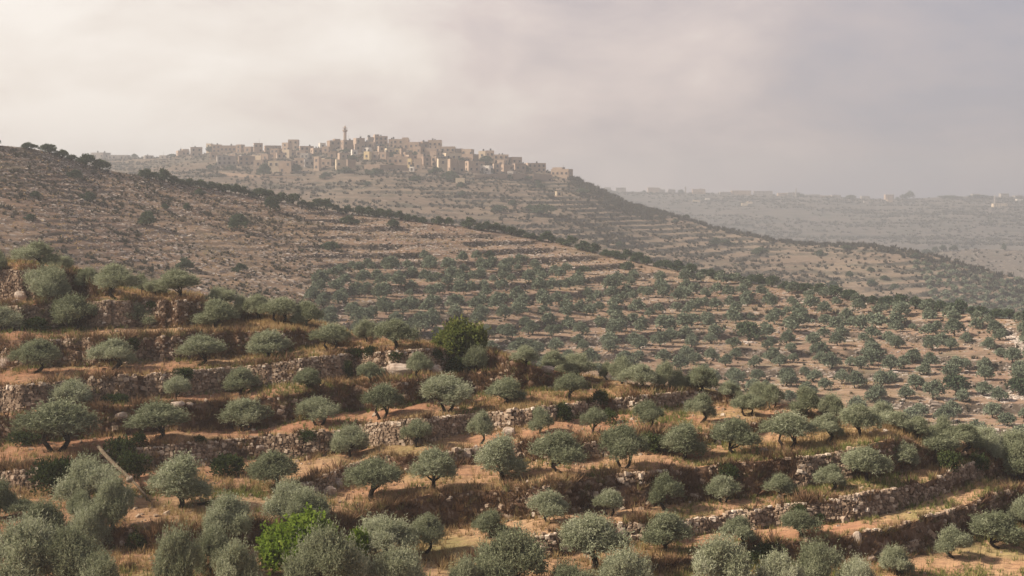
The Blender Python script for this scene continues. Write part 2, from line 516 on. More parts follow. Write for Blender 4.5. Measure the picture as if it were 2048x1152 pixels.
nw = len(NWALLS)
T = np.zeros((nw, len(NPX))); B = np.zeros_like(T)
for k, (nm, pl) in enumerate(NWALLS):
    a = np.array(pl, float)
    T[k] = smooth1(np.interp(NPX, a[:, 0], a[:, 1]), 4)
    B[k] = smooth1(np.interp(NPX, a[:, 0], a[:, 2]), 4)
    h = np.clip((B[k] - T[k]) / 25, 0, 1)
    T[k] += h * 5.0 * fbm(NPX / 55, NPX * 0 + k * 3.1, 3) + h * 3 * fbm(NPX / 14, NPX * 0 + k * 3.1, 5)
    B[k] += h * 7.0 * fbm(NPX / 70, NPX * 0 + k * 5.7, 9)
cr = np.array(CREST, float)
crest = smooth1(np.interp(NPX, cr[:, 0], cr[:, 1]), 4)
prev = np.full(len(NPX), 1205.0)
for k in range(nw):
    B[k] = np.minimum(B[k], prev - 0.6)
    T[k] = np.minimum(T[k], B[k] - 0.15)
    prev = T[k]
crest = np.minimum(crest, prev - 0.5)
BATTER, BSLOPE = 0.38, 0.035
D0 = np.interp(NPX, [-420, 300, 1200, 2470], [68, 68, 72, 80])
rowsD, rowsZ, rtype, rwall = [], [], [], []
z0 = -(1205.0 - HY) / FPX * D0
for t in np.linspace(0, 1, 16):
    Df = 2.5 + (50 - 2.5) * t
    rowsD.append(np.full(len(NPX), Df)); rowsZ.append(-1.75 + (z0 + 1.75) * min(1.0, t * 1.0) - 1.6 * math.sin(math.pi * t)); rtype.append(0); rwall.append(-1)
for t in (0.5, 1.0):
    rowsD.append(50 + (D0 - 50) * t); rowsZ.append(z0.copy()); rtype.append(0); rwall.append(-1)
D, Z = D0.copy(), z0.copy()
WTOP, WFOOT = [], []
NB, NWR = 8, 5
wob = fbm(NPX / 30, NPX * 0, 21)
for k in range(nw + 1):
    tb = ((B[k] if k < nw else crest) - HY) / FPX
    s = BSLOPE
    D2 = np.maximum((s * D - Z) / (tb + s), D + 0.05)
    Z2 = -tb * D2
    for q in range(1, NB + 1):
        t = q / NB
        Dq = D + (D2 - D) * t
        x = (NPX - CX) / FPX * Dq
        amp = np.clip((D2 - D) / 4, 0, 1) * math.sin(math.pi * t) ** 0.6
        rowsD.append(Dq); rowsZ.append(Z + (Z2 - Z) * t + amp * (0.5 * fbm(x / 5, Dq / 4, 31) + 0.22 * fbm(x / 1.2, Dq / 1.2, 37)))
        rtype.append(1); rwall.append(k)
    D, Z = D2, Z2
    if k == nw:
        break
    tt = (T[k] - HY) / FPX
    h = np.maximum(D * (tb - tt) / (1 + BATTER * tt), 0.001)
    WFOOT.append((D.copy(), Z.copy()))
    for q in range(1, NWR + 1):
        t = q / NWR
        x = (NPX - CX) / FPX * D
        bul = np.clip(h / 1.0, 0, 1) * math.sin(math.pi * min(t, 0.97)) * 0.55 * fbm(x / 1.6, h * 0 + t * 2.2 + k * 9, 41)
        rowsD.append(D + BATTER * h * t ** 1.3 + bul); rowsZ.append(Z + h * t); rtype.append(2); rwall.append(k)
    D, Z = D + BATTER * h, Z + h
    WTOP.append((D.copy(), Z.copy()))
NCRESTROW = len(rowsD)
for dd, dz in ((0.8, -0.03), (2, -0.22), (4, -0.8), (7, -2.0), (11, -3.8), (16, -6.2), (24, -10.2), (36, -16.2), (52, -24), (75, -36), (110, -52)):
    rowsD.append(D + dd); rowsZ.append(Z + dz + 0.3 * fbm(NPX / 40, NPX * 0 + dd, 51)); rtype.append(3); rwall.append(nw)
ND, NZ = np.stack(rowsD, 1), np.stack(rowsZ, 1)
ND[:, 1:] = np.maximum.accumulate(ND, axis=1)[:, 1:]
NEAR = Hill(NPX, ND, NZ)
rtype, rwall = np.array(rtype), np.array(rwall)
NEAR.build('near_hillside', M_NEAR)
print('near D crest', [round(float(np.interp(p, NPX, D))) for p in (0, 300, 700, 1100, 1500, 1900, 2048)])

# ---- middle hill
MPX = np.arange(-520, 2570, 5.0)
RIDGE = np.array([(-520, 240), (0, 291), (60, 296), (110, 307), (170, 329), (200, 338), (260, 349), (350, 366), (430, 379), (500, 392), (600, 411), (700, 428), (780, 436), (850, 444), (950, 456), (1050, 473), (1150, 493), (1250, 519), (1350, 541), (1450, 557), (1550, 574), (1650, 590), (1750, 604), (1850, 617), (1950, 630), (2048, 641), (2570, 720)], float)
ridge = smooth1(np.interp(MPX, RIDGE[:, 0], RIDGE[:, 1]), 3)
MDR = np.interp(MPX, [-520, 0, 300, 700, 1100, 1500, 2048, 2570], [320, 345, 385, 430, 425, 375, 305, 270])
mb = np.interp(MPX, [-520, 0, 300, 700, 1100, 1500, 2048, 2570], [600, 620, 650, 705, 770, 835, 900, 950])
mdb = np.interp(MPX, [-520, 0, 300, 700, 1100, 1500, 2048, 2570], [225, 235, 245, 250, 245, 232, 212, 200])
mz0, mz1 = -(mb - HY) / FPX * mdb, -(ridge - HY) / FPX * MDR
NF = 230
tt = np.linspace(-0.28, 1.0, NF)
MD = mdb[:, None] + (MDR - mdb)[:, None] * tt[None, :]
MZ = mz0[:, None] + (mz1 - mz0)[:, None] * tt[None, :]
MX = ((MPX - CX) / FPX)[:, None] * MD
edge = np.clip((1 - tt) / 0.06, 0, 1)[None, :]
MZ = MZ + edge * (2.6 * fbm(MX / 38, MD / 38, 61, 3) + 0.35 * fbm(MX / 5, MD / 5, 66, 3))
grove_w = np.clip((MPX - 560) / 180, 0, 1)[:, None] * np.ones_like(MD)


def terrace(z, x, y, step, sharp, s):
    q = (z + 1.1 * fbm(x / 30, y / 30, s) + 0.010 * x) / step
    f = q - np.floor(q)
    g = np.clip((f - (1 - sharp)) / sharp, 0, 1)
    return (np.floor(q) + 0.22 * f * (f < 1 - sharp) + (f >= 1 - sharp) * (0.22 * f + g * (1 - 0.22 * f)) - q) * step


brk = np.clip(fbm(MX / 22, MD / 14, 73, 3) * 5 + 1.1, 0.3, 1)
MZ = MZ + edge * brk * (terrace(MZ, MX, MD, 2.0, 0.14, 71) * grove_w * 1.0 + terrace(MZ + 1.6 * fbm(MX / 9, MD / 9, 79, 3), MX, MD, 1.3, 0.35, 77) * (1 - grove_w) * 0.42)
bd = np.array([1.5, 4, 8, 14, 24, 40, 60, 90])
MD = np.concatenate([MD, MDR[:, None] + bd[None, :]], 1)
MZ = np.concatenate([MZ, mz1[:, None] - np.array([0.1, 0.6, 2, 4.6, 10, 18, 28, 42])[None, :]], 1)
MID = Hill(MPX, MD, MZ)
MID.build('middle_hillside', M_MID)

# ---- village hill
VPX = np.arange(-520, 2570, 6.0)
VR = np.array([(-520, 318), (0, 318), (160, 318), (350, 314), (400, 309), (430, 303), (560, 300), (640, 296), (690, 285), (760, 284), (860, 294), (960, 312), (1040, 328), (1100, 343), (1150, 355), (1200, 378), (1260, 407), (1350, 432), (1400, 446), (1450, 459), (1550, 480), (1620, 488), (1750, 491), (1830, 502), (1900, 520), (1950, 532), (2048, 560), (2570, 690)], float)
vr = smooth1(np.interp(VPX, VR[:, 0], VR[:, 1]), 2)
VDR = 1.3 * np.interp(VPX, [-520, 160, 350, 700, 1100, 1300, 1600, 2048, 2570], [1150, 1120, 970, 900, 850, 800, 720, 640, 560])
vb = np.interp(VPX, [-520, 0, 300, 700, 1100, 1500, 2048, 2570], [330, 345, 420, 480, 530, 620, 690, 770])
vdb = 1.2 * np.interp(VPX, [-520, 0, 300, 700, 1100, 1500, 2048, 2570], [600, 580, 540, 530, 525, 490, 470, 440])
vz0, vz1 = -(vb - HY) / FPX * vdb, -(vr - HY) / FPX * VDR
NV = 145
tt = np.linspace(-0.25, 1.0, NV)
VD = vdb[:, None] + (VDR - vdb)[:, None] * tt[None, :]
VZ = vz0[:, None] + (vz1 - vz0)[:, None] * tt[None, :]
VX = ((VPX - CX) / FPX)[:, None] * VD
edge = np.clip((1 - tt) / 0.08, 0, 1)[None, :]
VZ = VZ + edge * (5 * fbm(VX / 80, VD / 80, 81, 3) + 0.8 * fbm(VX / 12, VD / 12, 86, 3))
VZ = VZ + edge * terrace(VZ, VX, VD, 2.6, 0.2, 91) * np.clip(fbm(VX / 40, VD / 30, 93, 3) * 4 + 0.8 + 0.5 * (VPX[:, None] > 1380), 0.1, 1)
bd = np.array([3, 8, 16, 30, 60, 110, 170])
VD = np.concatenate([VD, VDR[:, None] + bd[None, :]], 1)
VZ = np.concatenate([VZ, vz1[:, None] - np.array([0.2, 1.0, 3.5, 9, 22, 45, 75])[None, :]], 1)
VIL = Hill(VPX, VD, VZ)
VIL.build('village_hill', M_VIL)

# ---- rocky knoll behind the spur, and the far ridge
KPX = np.arange(1500, 2900, 8.0)
KR = np.array([(1500, 620), (1700, 560), (1820, 520), (1880, 503), (1960, 498), (2048, 501), (2250, 506), (2500, 540), (2900, 640)], float)
kr = np.interp(KPX, KR[:, 0], KR[:, 1])
tt = np.linspace(0, 1, 70)
KD = 1040 + 340 * tt[None, :] + 0 * kr[:, None]
kz1 = -(kr - HY) / FPX * 1380
kz0 = kz1 - 55
KZ = kz0[:, None] + (kz1 - kz0)[:, None] * tt[None, :] ** 0.8
KX = ((KPX - CX) / FPX)[:, None] * KD
KZ += np.clip((1 - tt) / 0.1, 0, 1)[None, :] * 3 * fbm(KX / 30, KD / 30, 101, 4)
KD = np.concatenate([KD, 1380 + np.array([10, 40, 120])[None, :] + 0 * kr[:, None]], 1)
KZ = np.concatenate([KZ, kz1[:, None] - np.array([1, 9, 40])[None, :]], 1)
KNOLL = Hill(KPX, KD, KZ)
KNOLL.build('rocky_knoll', M_KNOLL)

FPXS = np.arange(-700, 2760, 10.0)
FR = np.array([(-700, 330), (900, 345), (1150, 372), (1240, 383), (1400, 386), (1500, 389), (1650, 393), (1760, 398), (1850, 396), (1900, 393), (2048, 393), (2760, 396)], float)
fr = np.interp(FPXS, FR[:, 0], FR[:, 1])
tt = np.linspace(0, 1, 110)
FDR = 2700 + 0 * fr
fz1 = -(fr - HY) / FPX * FDR
FD = 1600 + (FDR[:, None] - 1600) * tt[None, :]
FZ = -88 + (fz1[:, None] + 88) * tt[None, :] ** 0.9
FX = ((FPXS - CX) / FPX)[:, None] * FD
edge = np.clip((1 - tt) / 0.1, 0, 1)[None, :]
FZ = FZ + edge * (24 * fbm(FX / 240, FD / 200, 111, 4) + 2 * fbm(FX / 30, FD / 30, 115, 3))
FZ = FZ + edge * terrace(FZ, FX, FD, 4.5, 0.25, 119) * 0.8
FD = np.concatenate([FD, FDR[:, None] + np.array([20, 80, 260])[None, :]], 1)
FZ = np.concatenate([FZ, fz1[:, None] - np.array([1.5, 14, 80])[None, :]], 1)
FAR = Hill(FPXS, FD, FZ)
FAR.build('far_ridge', M_FAR)

vg = MB()
vg.quads([(-1880, -60, -104), (1880, -60, -104), (1880, 3080, -104), (-1880, 3080, -104)], [(0, 1, 2, 3)])
tag(obj('valley_ground', vg.build('valley_ground', M_FAR)), kind='structure')

# ---- the air
hz = MB(); hz.box((0, 1500, -9.5), (3800, 3300, 191))
hm, N, L = mat('haze air')
pv = N.new('ShaderNodeVolumePrincipled')
pv.inputs['Color'].default_value = (0.59, 0.625, 0.67, 1)
pv.inputs['Density'].default_value = HAZE_DENSITY
pv.inputs['Anisotropy'].default_value = 0.35
ho = N.new('ShaderNodeOutputMaterial'); L.new(pv.outputs[0], ho.inputs['Volume'])
tag(obj('haze', hz.build('haze', hm)), kind='stuff')


# ------------------------------------------------------------------ foliage and trees
def unit(v):
    return v / (np.linalg.norm(v, axis=-1, keepdims=True) + 1e-9)


def rand_dirs(n, rng):
    return unit(rng.normal(size=(n, 3)))


def leaf_cloud(lobes, n_shoot, per, shoot_len, ll, lw, rng, up=0.6, shell=0.5, spread=0.8):
    """shoots of narrow leaves spread through a set of lobes (x, y, z, r, squash)"""
    lobes = np.asarray(lobes, float)
    w = lobes[:, 3] ** 2; w = w / w.sum()
    li = rng.choice(len(lobes), n_shoot, p=w)
    d = rand_dirs(n_shoot, rng)
    d[:, 2] = np.where(d[:, 2] < -0.55, -d[:, 2] * 0.6, d[:, 2]); d = unit(d)
    rr = shell + (1 - shell) * rng.random(n_shoot) ** 0.6
    c, r = lobes[li, :3], lobes[li, 3]
    pos = c + d * (r * rr)[:, None] * np.stack([np.ones(n_shoot), np.ones(n_shoot), lobes[li, 4]], 1)
    sd = unit(d * 0.7 + np.array((0, 0, up)) + rng.normal(size=(n_shoot, 3)) * 0.35)
    t = np.linspace(0, 1, per)[None, :, None]
    sl = shoot_len * rng.uniform(0.5, 1.3, (n_shoot, 1, 1))
    base = (pos[:, None, :] + sd[:, None, :] * t * sl).reshape(-1, 3)
    m = len(base)
    ld = unit(np.repeat(sd, per, 0) * 0.9 + rng.normal(size=(m, 3)) * spread)
    wd = unit(np.cross(ld, rand_dirs(m, rng)))
    ln, wv = ll * rng.uniform(0.7, 1.3, (m, 1)), lw * rng.uniform(0.7, 1.3, (m, 1)) * 0.5
    V = np.stack([base - wd * wv * 0.6, base + ld * ln * 0.5 + wd * wv, base + ld * ln, base + ld * ln * 0.45 - wd * wv], 1).reshape(-1, 3)
    F = np.arange(4 * m).reshape(-1, 4)
    lobe_t = rng.normal(0, 0.10, len(lobes))
    tint = np.clip(0.46 + lobe_t[li].repeat(per) + rng.normal(0, 0.07, n_shoot).repeat(per) + rng.normal(0, 0.13, m), 0, 1)
    return V, F, np.repeat(tint, 4)


def normalise(V, width=1.0, top=0.8):
    lo, hi = np.percentile(V, 0.6, axis=0), np.percentile(V, 99.4, axis=0)
    V = V.copy()
    V[:, 0] = V[:, 0] / (hi[0] - lo[0]) * width
    V[:, 1] = V[:, 1] / (hi[1] - lo[1]) * width
    V[:, 2] = V[:, 2] * top / hi[2]
    return V


def olive_lobes(rng, n, low=0.40, spread=1.0):
    """a rounded, uneven crown: a ring of drooping outer lobes, a taller domed middle, gaps between"""
    L = []
    tall = rng.uniform(0, 6.28)
    for i in range(n):
        a = 2 * math.pi * i / n + rng.uniform(-0.45, 0.45)
        R = rng.uniform(0.20, 0.32) * spread
        zz = low + rng.uniform(-0.05, 0.12) + 0.07 * math.cos(a - tall)
        L.append((R * math.cos(a), R * math.sin(a), zz, rng.uniform(0.10, 0.16), rng.uniform(1.0, 1.4)))
    for i in range(n // 2 + 2):
        a = rng.uniform(0, 2 * math.pi); R = rng.uniform(0.05, 0.19) * spread
        L.append((R * math.cos(a), R * math.sin(a), low + rng.uniform(0.12, 0.24), rng.uniform(0.10, 0.155), rng.uniform(1.0, 1.35)))
    for i in range(2):
        a = rng.uniform(0, 2 * math.pi); R = rng.uniform(0.0, 0.10) * spread
        L.append((R * math.cos(a), R * math.sin(a), low + rng.uniform(0.26, 0.34), rng.uniform(0.08, 0.125), rng.uniform(1.0, 1.3)))
    return L


def olive_trunk(rng, lobes, kind, n=6):
    mb = MB()
    starts = [np.array((0, 0, 0.0))] if kind != 'twin' else [np.array((-0.06, 0, 0)), np.array((0.07, 0.02, 0))]
    lean = {'lean': 0.16, 'twin': 0.0}.get(kind, rng.uniform(-0.04, 0.04))
    order = sorted(lobes, key=lambda l: l[0])
    for si, s in enumerate(starts):
        dirx = lean + ((-0.10, 0.10)[si] if kind == 'twin' else 0)
        fh = rng.uniform(0.15, 0.24)
        fork = s + np.array((dirx, rng.uniform(-0.04, 0.04), fh))
        r0 = rng.uniform(0.036, 0.05) * (0.8 if kind == 'twin' else 1.0)
        mid = s + (fork - s) * 0.5 + np.array((rng.uniform(-0.03, 0.03), rng.uniform(-0.02, 0.02), 0))
        mb.tube([s + np.array((0, 0, -0.06)), s + np.array((0, 0, 0.015)), mid, fork], [r0 * 1.9, r0 * 1.25, r0, r0 * 0.95], n, jit=0.16, rng=rng)
        for k in range(3):
            a = rng.uniform(0, 6.28)
            mb.tube([s + np.array((0, 0, 0.03)), s + np.array((math.cos(a) * r0 * 2.6, math.sin(a) * r0 * 2.6, -0.03))], [r0 * 0.6, r0 * 0.2], 5)
        pick = order if kind != 'twin' else (order[:len(order) // 2 + 1] if si == 0 else order[len(order) // 2:])
        sel = [pick[i] for i in sorted(rng.choice(len(pick), min(len(pick), 5 if kind != 'twin' else 3), replace=False))]
        for l in sel:
            e = np.array(l[:3])
            m1 = fork + (e - fork) * 0.5 + np.array((rng.uniform(-0.03, 0.03), rng.uniform(-0.03, 0.03), -0.02))
            mb.tube([fork - np.array((0, 0, 0.02)), m1, e], [r0 * 0.62, r0 * 0.42, r0 * 0.15], 5, jit=0.1, rng=rng)
    return mb.build('olive_trunk', M_BARK, True)


OLIVES = []
for i in range(8):
    rng = np.random.default_rng(100 + i)
    kind = ('single', 'lean', 'twin')[i % 3]
    lob = olive_lobes(rng, int(rng.integers(5, 8)), rng.uniform(0.32, 0.42), 0.86)
    V, F, t = leaf_cloud(lob, (2900, 2100, 3000, 2500)[i % 4], 7, 0.085, 0.042, 0.0125, rng, up=0.62, shell=0.4)
    V2, F2, t2 = leaf_cloud(lob, 500, 8, 0.15, 0.042, 0.0115, rng, up=1.3, shell=0.85)
    F2 = F2 + len(V)
    V = normalise(np.concatenate([V, V2]))
    OLIVES.append((kind, mesh_np('olive_crown', V, np.concatenate([F, F2]), M_OLIVE, np.concatenate([t, t2])), olive_trunk(rng, lob, kind)))

BUSHY = []     # olives whose crown reaches the ground or whose trunk is hidden: denser, lower skirts
for i in range(4):
    rng = np.random.default_rng(200 + i)
    lob = olive_lobes(rng, int(rng.integers(6, 9)), rng.uniform(0.20, 0.26))
    V, F, t = leaf_cloud(lob, 3600, 7, 0.085, 0.040, 0.0120, rng, up=0.7, shell=0.4)
    V2, F2, t2 = leaf_cloud(lob, 700, 9, 0.19, 0.040, 0.011, rng, up=1.6, shell=0.85)
    F2 = F2 + len(V)
    V = normalise(np.concatenate([V, V2]))
    BUSHY.append(('bushy', mesh_np('olive_crown', V, np.concatenate([F, F2]), M_OLIVE, np.concatenate([t, t2])), olive_trunk(rng, lob, 'single')))

GROVE = []
for i in range(8):
    rng = np.random.default_rng(300 + i)
    lob = olive_lobes(rng, int(rng.integers(5, 8)), rng.uniform(0.25, 0.30), 0.72)
    V, F, t = leaf_cloud(lob, 520, 4, 0.08, 0.075, 0.042, rng, up=0.4)
    GROVE.append((mesh_np('grove_crown', normalise(V), F, M_GROVE, t), olive_trunk(rng, lob, ('single', 'lean', 'twin')[i % 3], 5), normalise(V), F, t))
RIDGET = []
for i in range(6):
    rng = np.random.default_rng(400 + i)
    lob = olive_lobes(rng, int(rng.integers(4, 7)), rng.uniform(0.18, 0.24))
    V, F, t = leaf_cloud(lob, 420, 4, 0.07, 0.085, 0.05, rng, up=0.4)
    RIDGET.append((mesh_np('ridge_crown', normalise(V), F, M_RIDGE, t), olive_trunk(rng, lob, 'single', 5), normalise(V), F, t))
BUSHES = []
for i in range(5):
    rng = np.random.default_rng(500 + i)
    lob = [(rng.uniform(-.25, .25), rng.uniform(-.25, .25), rng.uniform(.15, .4), rng.uniform(.2, .3), 1.0) for _ in range(6)]
    V, F, t = leaf_cloud(lob, 420, 5, 0.09, 0.075, 0.04, rng, up=0.4, shell=0.6)
    BUSHES.append(mesh_np('bush_leaves', normalise(V), F, M_BUSH, t))


def tree_thing(name, label, cat, group, loc, W, H, rz, crown, trunk, crown_name='crown', trunk_name='trunk'):
    o = thing(name, label, cat, tuple(loc), rz, group, (W, W, H / 0.8))
    obj(crown_name, crown, o)
    if trunk is not None:
        obj(trunk_name, trunk, o)
    return o


# near olives: trunk column, foot row, crown left, crown right, crown top, shape, look
NT = [
 (67,540,29,121,484,'lean','dark broad'), (130,541,112,146,512,'bushy','small dark half-hidden'), (-2,552,-30,10,498,'bushy','cut-off'), (92,601,53,145,532,'bushy','round dense'), (233,600,186,273,530,'lean','tall upright'),
 (170,572,148,196,535,'bushy','low pale'), (283,588,268,298,548,'bushy','narrow half-hidden'), (347,598,306,392,540,'lean','dark windswept'), (315,590,284,330,560,'bushy','low rounded'),
 (438,612,404,473,576,'bushy','dark compact'), (426,655,389,476,600,'single','broad gnarled'), (140,662,97,198,592,'twin','big twin-trunked'), (284,652,238,328,608,'bushy','low spreading'), (8,664,-45,39,614,'bushy','cut-off pale'),
 (515,643,486,548,590,'single','dark upright'), (481,642,468,498,590,'bushy','slim hidden'), (564,648,514,597,596,'twin','wide dark'), (616,653,577,641,603,'single','flat-bottomed dark'), (660,703,622,702,648,'twin','twin-trunked grey'),
 (70,746,23,119,680,'lean','wide silvery'), (226,740,179,273,679,'lean','lopsided two-headed'), (395,731,353,445,671,'lean','leaning flat-topped'), (533,718,494,584,662,'single','tall spreading'),
 (477,790,449,519,736,'single','rounded upright'), (614,778,589,644,736,'single','small rounded'), (352,804,322,379,753,'single','small airy'), (147,814,98,189,761,'bushy','wide low'),
 (105,904,35,192,804,'twin','largest twin-trunked'), (308,882,250,367,806,'lean','fork-trunked round'), (485,863,443,546,798,'twin','double-trunked dense'), (635,851,596,680,796,'twin','flat-crowned twin-stemmed'),
 (352,1017,307,428,913,'single','dense dark-trunked'), (543,983,493,594,905,'lean','ragged open'), (168,1012,113,241,918,'bushy','tall bushy'), (225,1060,188,264,954,'bushy','dark drooping'), (160,1044,131,192,983,'bushy','small rounded'),
 (2,1036,-45,28,962,'bushy','cut-off grey'), (40,1038,12,74,998,'lean','low leaning'), (88,1088,42,136,1008,'bushy','wide pale'), (175,1105,131,218,1014,'bushy','tall feathery'), (40,1190,-40,112,1046,'bushy','huge grey'), (135,1185,72,198,1058,'bushy','huge round'),
 (195,1200,148,246,1106,'bushy','low feathery'), (352,1190,308,400,1060,'bushy','tall ragged'), (420,1150,384,458,1052,'bushy','tall plume-topped'), (450,1088,396,506,998,'bushy','wide grey'), (575,1040,526,634,964,'bushy','wide dark-hearted'), (615,1056,560,662,985,'bushy','low overlapping'),
 (478,1205,432,526,1088,'bushy','spiky pale'), (648,1208,572,718,1060,'bushy','huge feathery'), (695,1200,640,742,1090,'bushy','dense grey'), (765,1118,706,838,1038,'bushy','long low'), (848,1108,814,892,1030,'lean','leaning feathery'), (790,1205,732,848,1100,'bushy','broad pale'),
 (980,1077,946,1017,1022,'single','small round-headed'), (1020,1195,949,1097,1064,'bushy','huge dense'), (1101,1048,1060,1138,983,'lean','long-trunked leaning'), (1219,1034,1188,1249,980,'twin','small forked'), (1334,1022,1294,1362,949,'lean','tall leaning'),
 (1187,1142,1123,1260,1033,'single','large dark-hearted'), (1332,1106,1285,1377,1027,'single','round single-stemmed'), (1250,1200,1194,1307,1103,'bushy','low broad'), (1137,1215,1082,1192,1130,'bushy','barely showing'), (925,1205,888,962,1116,'bushy','small spiky'),
 (742,1004,682,802,920,'single','wide two-lobed'), (864,978,820,917,898,'single','umbrella-shaped'), (1002,963,952,1056,874,'single','round full'), (1124,947,1066,1172,864,'lean','large leaning-trunked'), (1247,937,1200,1297,852,'twin','tall twin-trunked'),
 (1368,921,1324,1417,849,'single','round pale'), (1473,910,1425,1520,838,'lean','drooping lean-trunked'), (1579,898,1522,1627,826,'twin','broad triple-lobed'), (1654,884,1620,1692,828,'lean','vase-shaped'), (1721,877,1681,1760,810,'single','high-crowned'),
 (1803,864,1757,1829,824,'lean','open-branched'), (1830,877,1815,1863,832,'single','slim dark-stemmed'), (1921,903,1893,1976,848,'lean','spreading'), (1869,927,1835,1914,868,'lean','crooked dark-trunked'), (1805,944,1773,1839,884,'single','upright oval'),
 (1731,966,1691,1782,896,'single','big broom-like'), (1661,983,1631,1698,930,'lean','small windswept'), (1562,997,1532,1594,949,'single','small T-shaped'), (1447,1006,1414,1480,952,'twin','small forked'), (1476,1096,1445,1517,1034,'lean','crooked thin-stemmed'),
 (1601,1076,1565,1642,1022,'single','three-headed'), (1909,1117,1867,1940,1055,'lean','round thin-stemmed'), (2001,1098,1943,2050,1026,'lean','two-headed dark-trunked'), (2050,1052,2018,2082,997,'bushy','cut-off'), (2036,966,2008,2074,884,'single','tall dense'),
 (2040,928,1996,2084,864,'bushy','dark spreading'), (1495,833,1462,1531,789,'twin','open V-trunked'), (1543,821,1524,1569,768,'twin','narrow twin-stemmed'), (1615,834,1578,1641,776,'single','dark tall'), (1662,842,1638,1690,789,'bushy','pale rounded'),
 (1404,846,1373,1435,788,'lean','thin airy'), (1450,1195,1384,1515,1080,'bushy','huge feathery'), (1560,1205,1515,1606,1108,'bushy','broad grey'), (1635,1180,1592,1678,1084,'bushy','tall dark'), (1713,1200,1674,1752,1118,'bushy','low pale'),
 (1796,1152,1763,1829,1094,'bushy','small feathery'), (1886,886,1859,1914,834,'bushy','dense rounded'), (1975,905,1944,2007,854,'bushy','dark low'), (1462,798,1438,1488,764,'bushy','dark rounded'),
 (787,700,752,840,640,'single','wide ragged'), (731,684,706,757,640,'bushy','dark dense'), (950,744,925,977,694,'bushy','blue-grey shrubby'), (840,758,812,864,705,'lean','upright pale'), (742,768,713,768,726,'single','thin airy'), (768,838,720,801,769,'twin','stout twin-trunked'),
 (893,824,846,942,752,'twin','twin-trunked full'), (1012,809,976,1055,756,'single','wedge-shaped'), (1136,801,1106,1175,747,'single','dense flat-topped'), (1052,732,1024,1079,691,'single','small round'), (1106,742,1082,1131,701,'single','pale upright'), (1156,754,1116,1196,707,'bushy','dark broad'),
 (1216,760,1196,1232,724,'lean','thin dark-stemmed'), (1244,768,1216,1272,715,'bushy','tall dense'), (1267,780,1243,1319,729,'lean','round hillcrest'), (1330,776,1306,1353,724,'bushy','pale clumped'), (1400,788,1372,1442,734,'bushy','dense broad'), (1352,782,1338,1376,740,'bushy','small dark'),
 (698,914,662,737,852,'bushy','grey many-stemmed'), (830,895,802,864,840,'single','small two-tone'), (958,889,938,989,823,'lean','tall thin'), (1079,868,1057,1107,815,'single','slim airy'), (1185,868,1161,1215,816,'single','small feathery'), (1296,856,1267,1329,803,'twin','sparse pale'),
 (1940,870,1915,1965,838,'bushy','small dark'), (1990,925,1970,2015,880,'bushy','grey low'), (1760,842,1735,1790,800,'bushy','pale crest'), (1520,806,1500,1550,765,'bushy','tall grey'),
]
BENCH = {0: 'slope below the lowest bank', 1: 'ledge between the lowest banks', 2: 'terrace above the lower stone wall', 3: 'red terrace above the scrub bank', 4: 'ledge under the middle stone wall',
         5: 'terrace above the middle stone wall', 6: 'ledge under the upper stone wall', 7: 'terrace above the upper stone wall', 8: 'second highest terrace', 9: 'high left terrace', 10: 'crest of the near hill'}
_U = ['first', 'second', 'third', 'fourth', 'fifth', 'sixth', 'seventh', 'eighth', 'ninth']
ORD = _U + ['tenth', 'eleventh', 'twelfth', 'thirteenth', 'fourteenth', 'fifteenth', 'sixteenth', 'seventeenth', 'eighteenth', 'nineteenth']
for tens, tenth in (('twenty', 'twentieth'), ('thirty', 'thirtieth'), ('forty', 'fortieth'), ('fifty', 'fiftieth'), ('sixty', 'sixtieth')):
    ORD += [tenth] + [tens + '-' + u for u in _U]
rec = []
for (px, py, x0, x1, top, kind, look) in NT:
    d, z = NEAR.hit(px, py)
    i, _ = NEAR.col(px)
    row = int(np.clip(np.searchsorted(NEAR.D[i], d), 0, len(rwall) - 1))
    b = int(rwall[row]) + (1 if rtype[row] == 2 else 0)
    rec.append([px, py, x0, x1, top, kind, look, d, z, max(0, b)])
bybench = {}
for r in rec:
    bybench.setdefault(min(r[9], 10), []).append(r)
NEAR_TREES = []
tn = 0
for b in sorted(bybench):
    rows = sorted(bybench[b], key=lambda r: r[0])
    for j, (px, py, x0, x1, top, kind, look, d, z, _b) in enumerate(rows):
        W = (x1 - x0) / FPX * d
        H = (py - top) / FPX * d
        pool = BUSHY if kind == 'bushy' else [o for o in OLIVES if o[0] == kind]
        _, crown, trunk = pool[tn % len(pool)]
        tn += 1
        off = ((x0 + x1) / 2 - px) / FPX * d
        rz = random.uniform(0, 6.28) if kind == 'bushy' else random.choice((0, math.pi)) + random.uniform(-0.5, 0.5)
        if kind == 'lean':
            rz = (0 if off >= 0 else math.pi) + random.uniform(-0.45, 0.45)
        lab = f"{look} olive on the {BENCH[b]}, {ORD[j]} from left"
        o = tree_thing('olive_tree', lab, 'olive tree', 'olive trees on the near terraces', ((px - CX) / FPX * d + off * 0.6, d + W * 0.05, z - 0.05), W * 0.94, H, rz, crown, trunk)
        NEAR_TREES.append(((px - CX) / FPX * d, d, W))

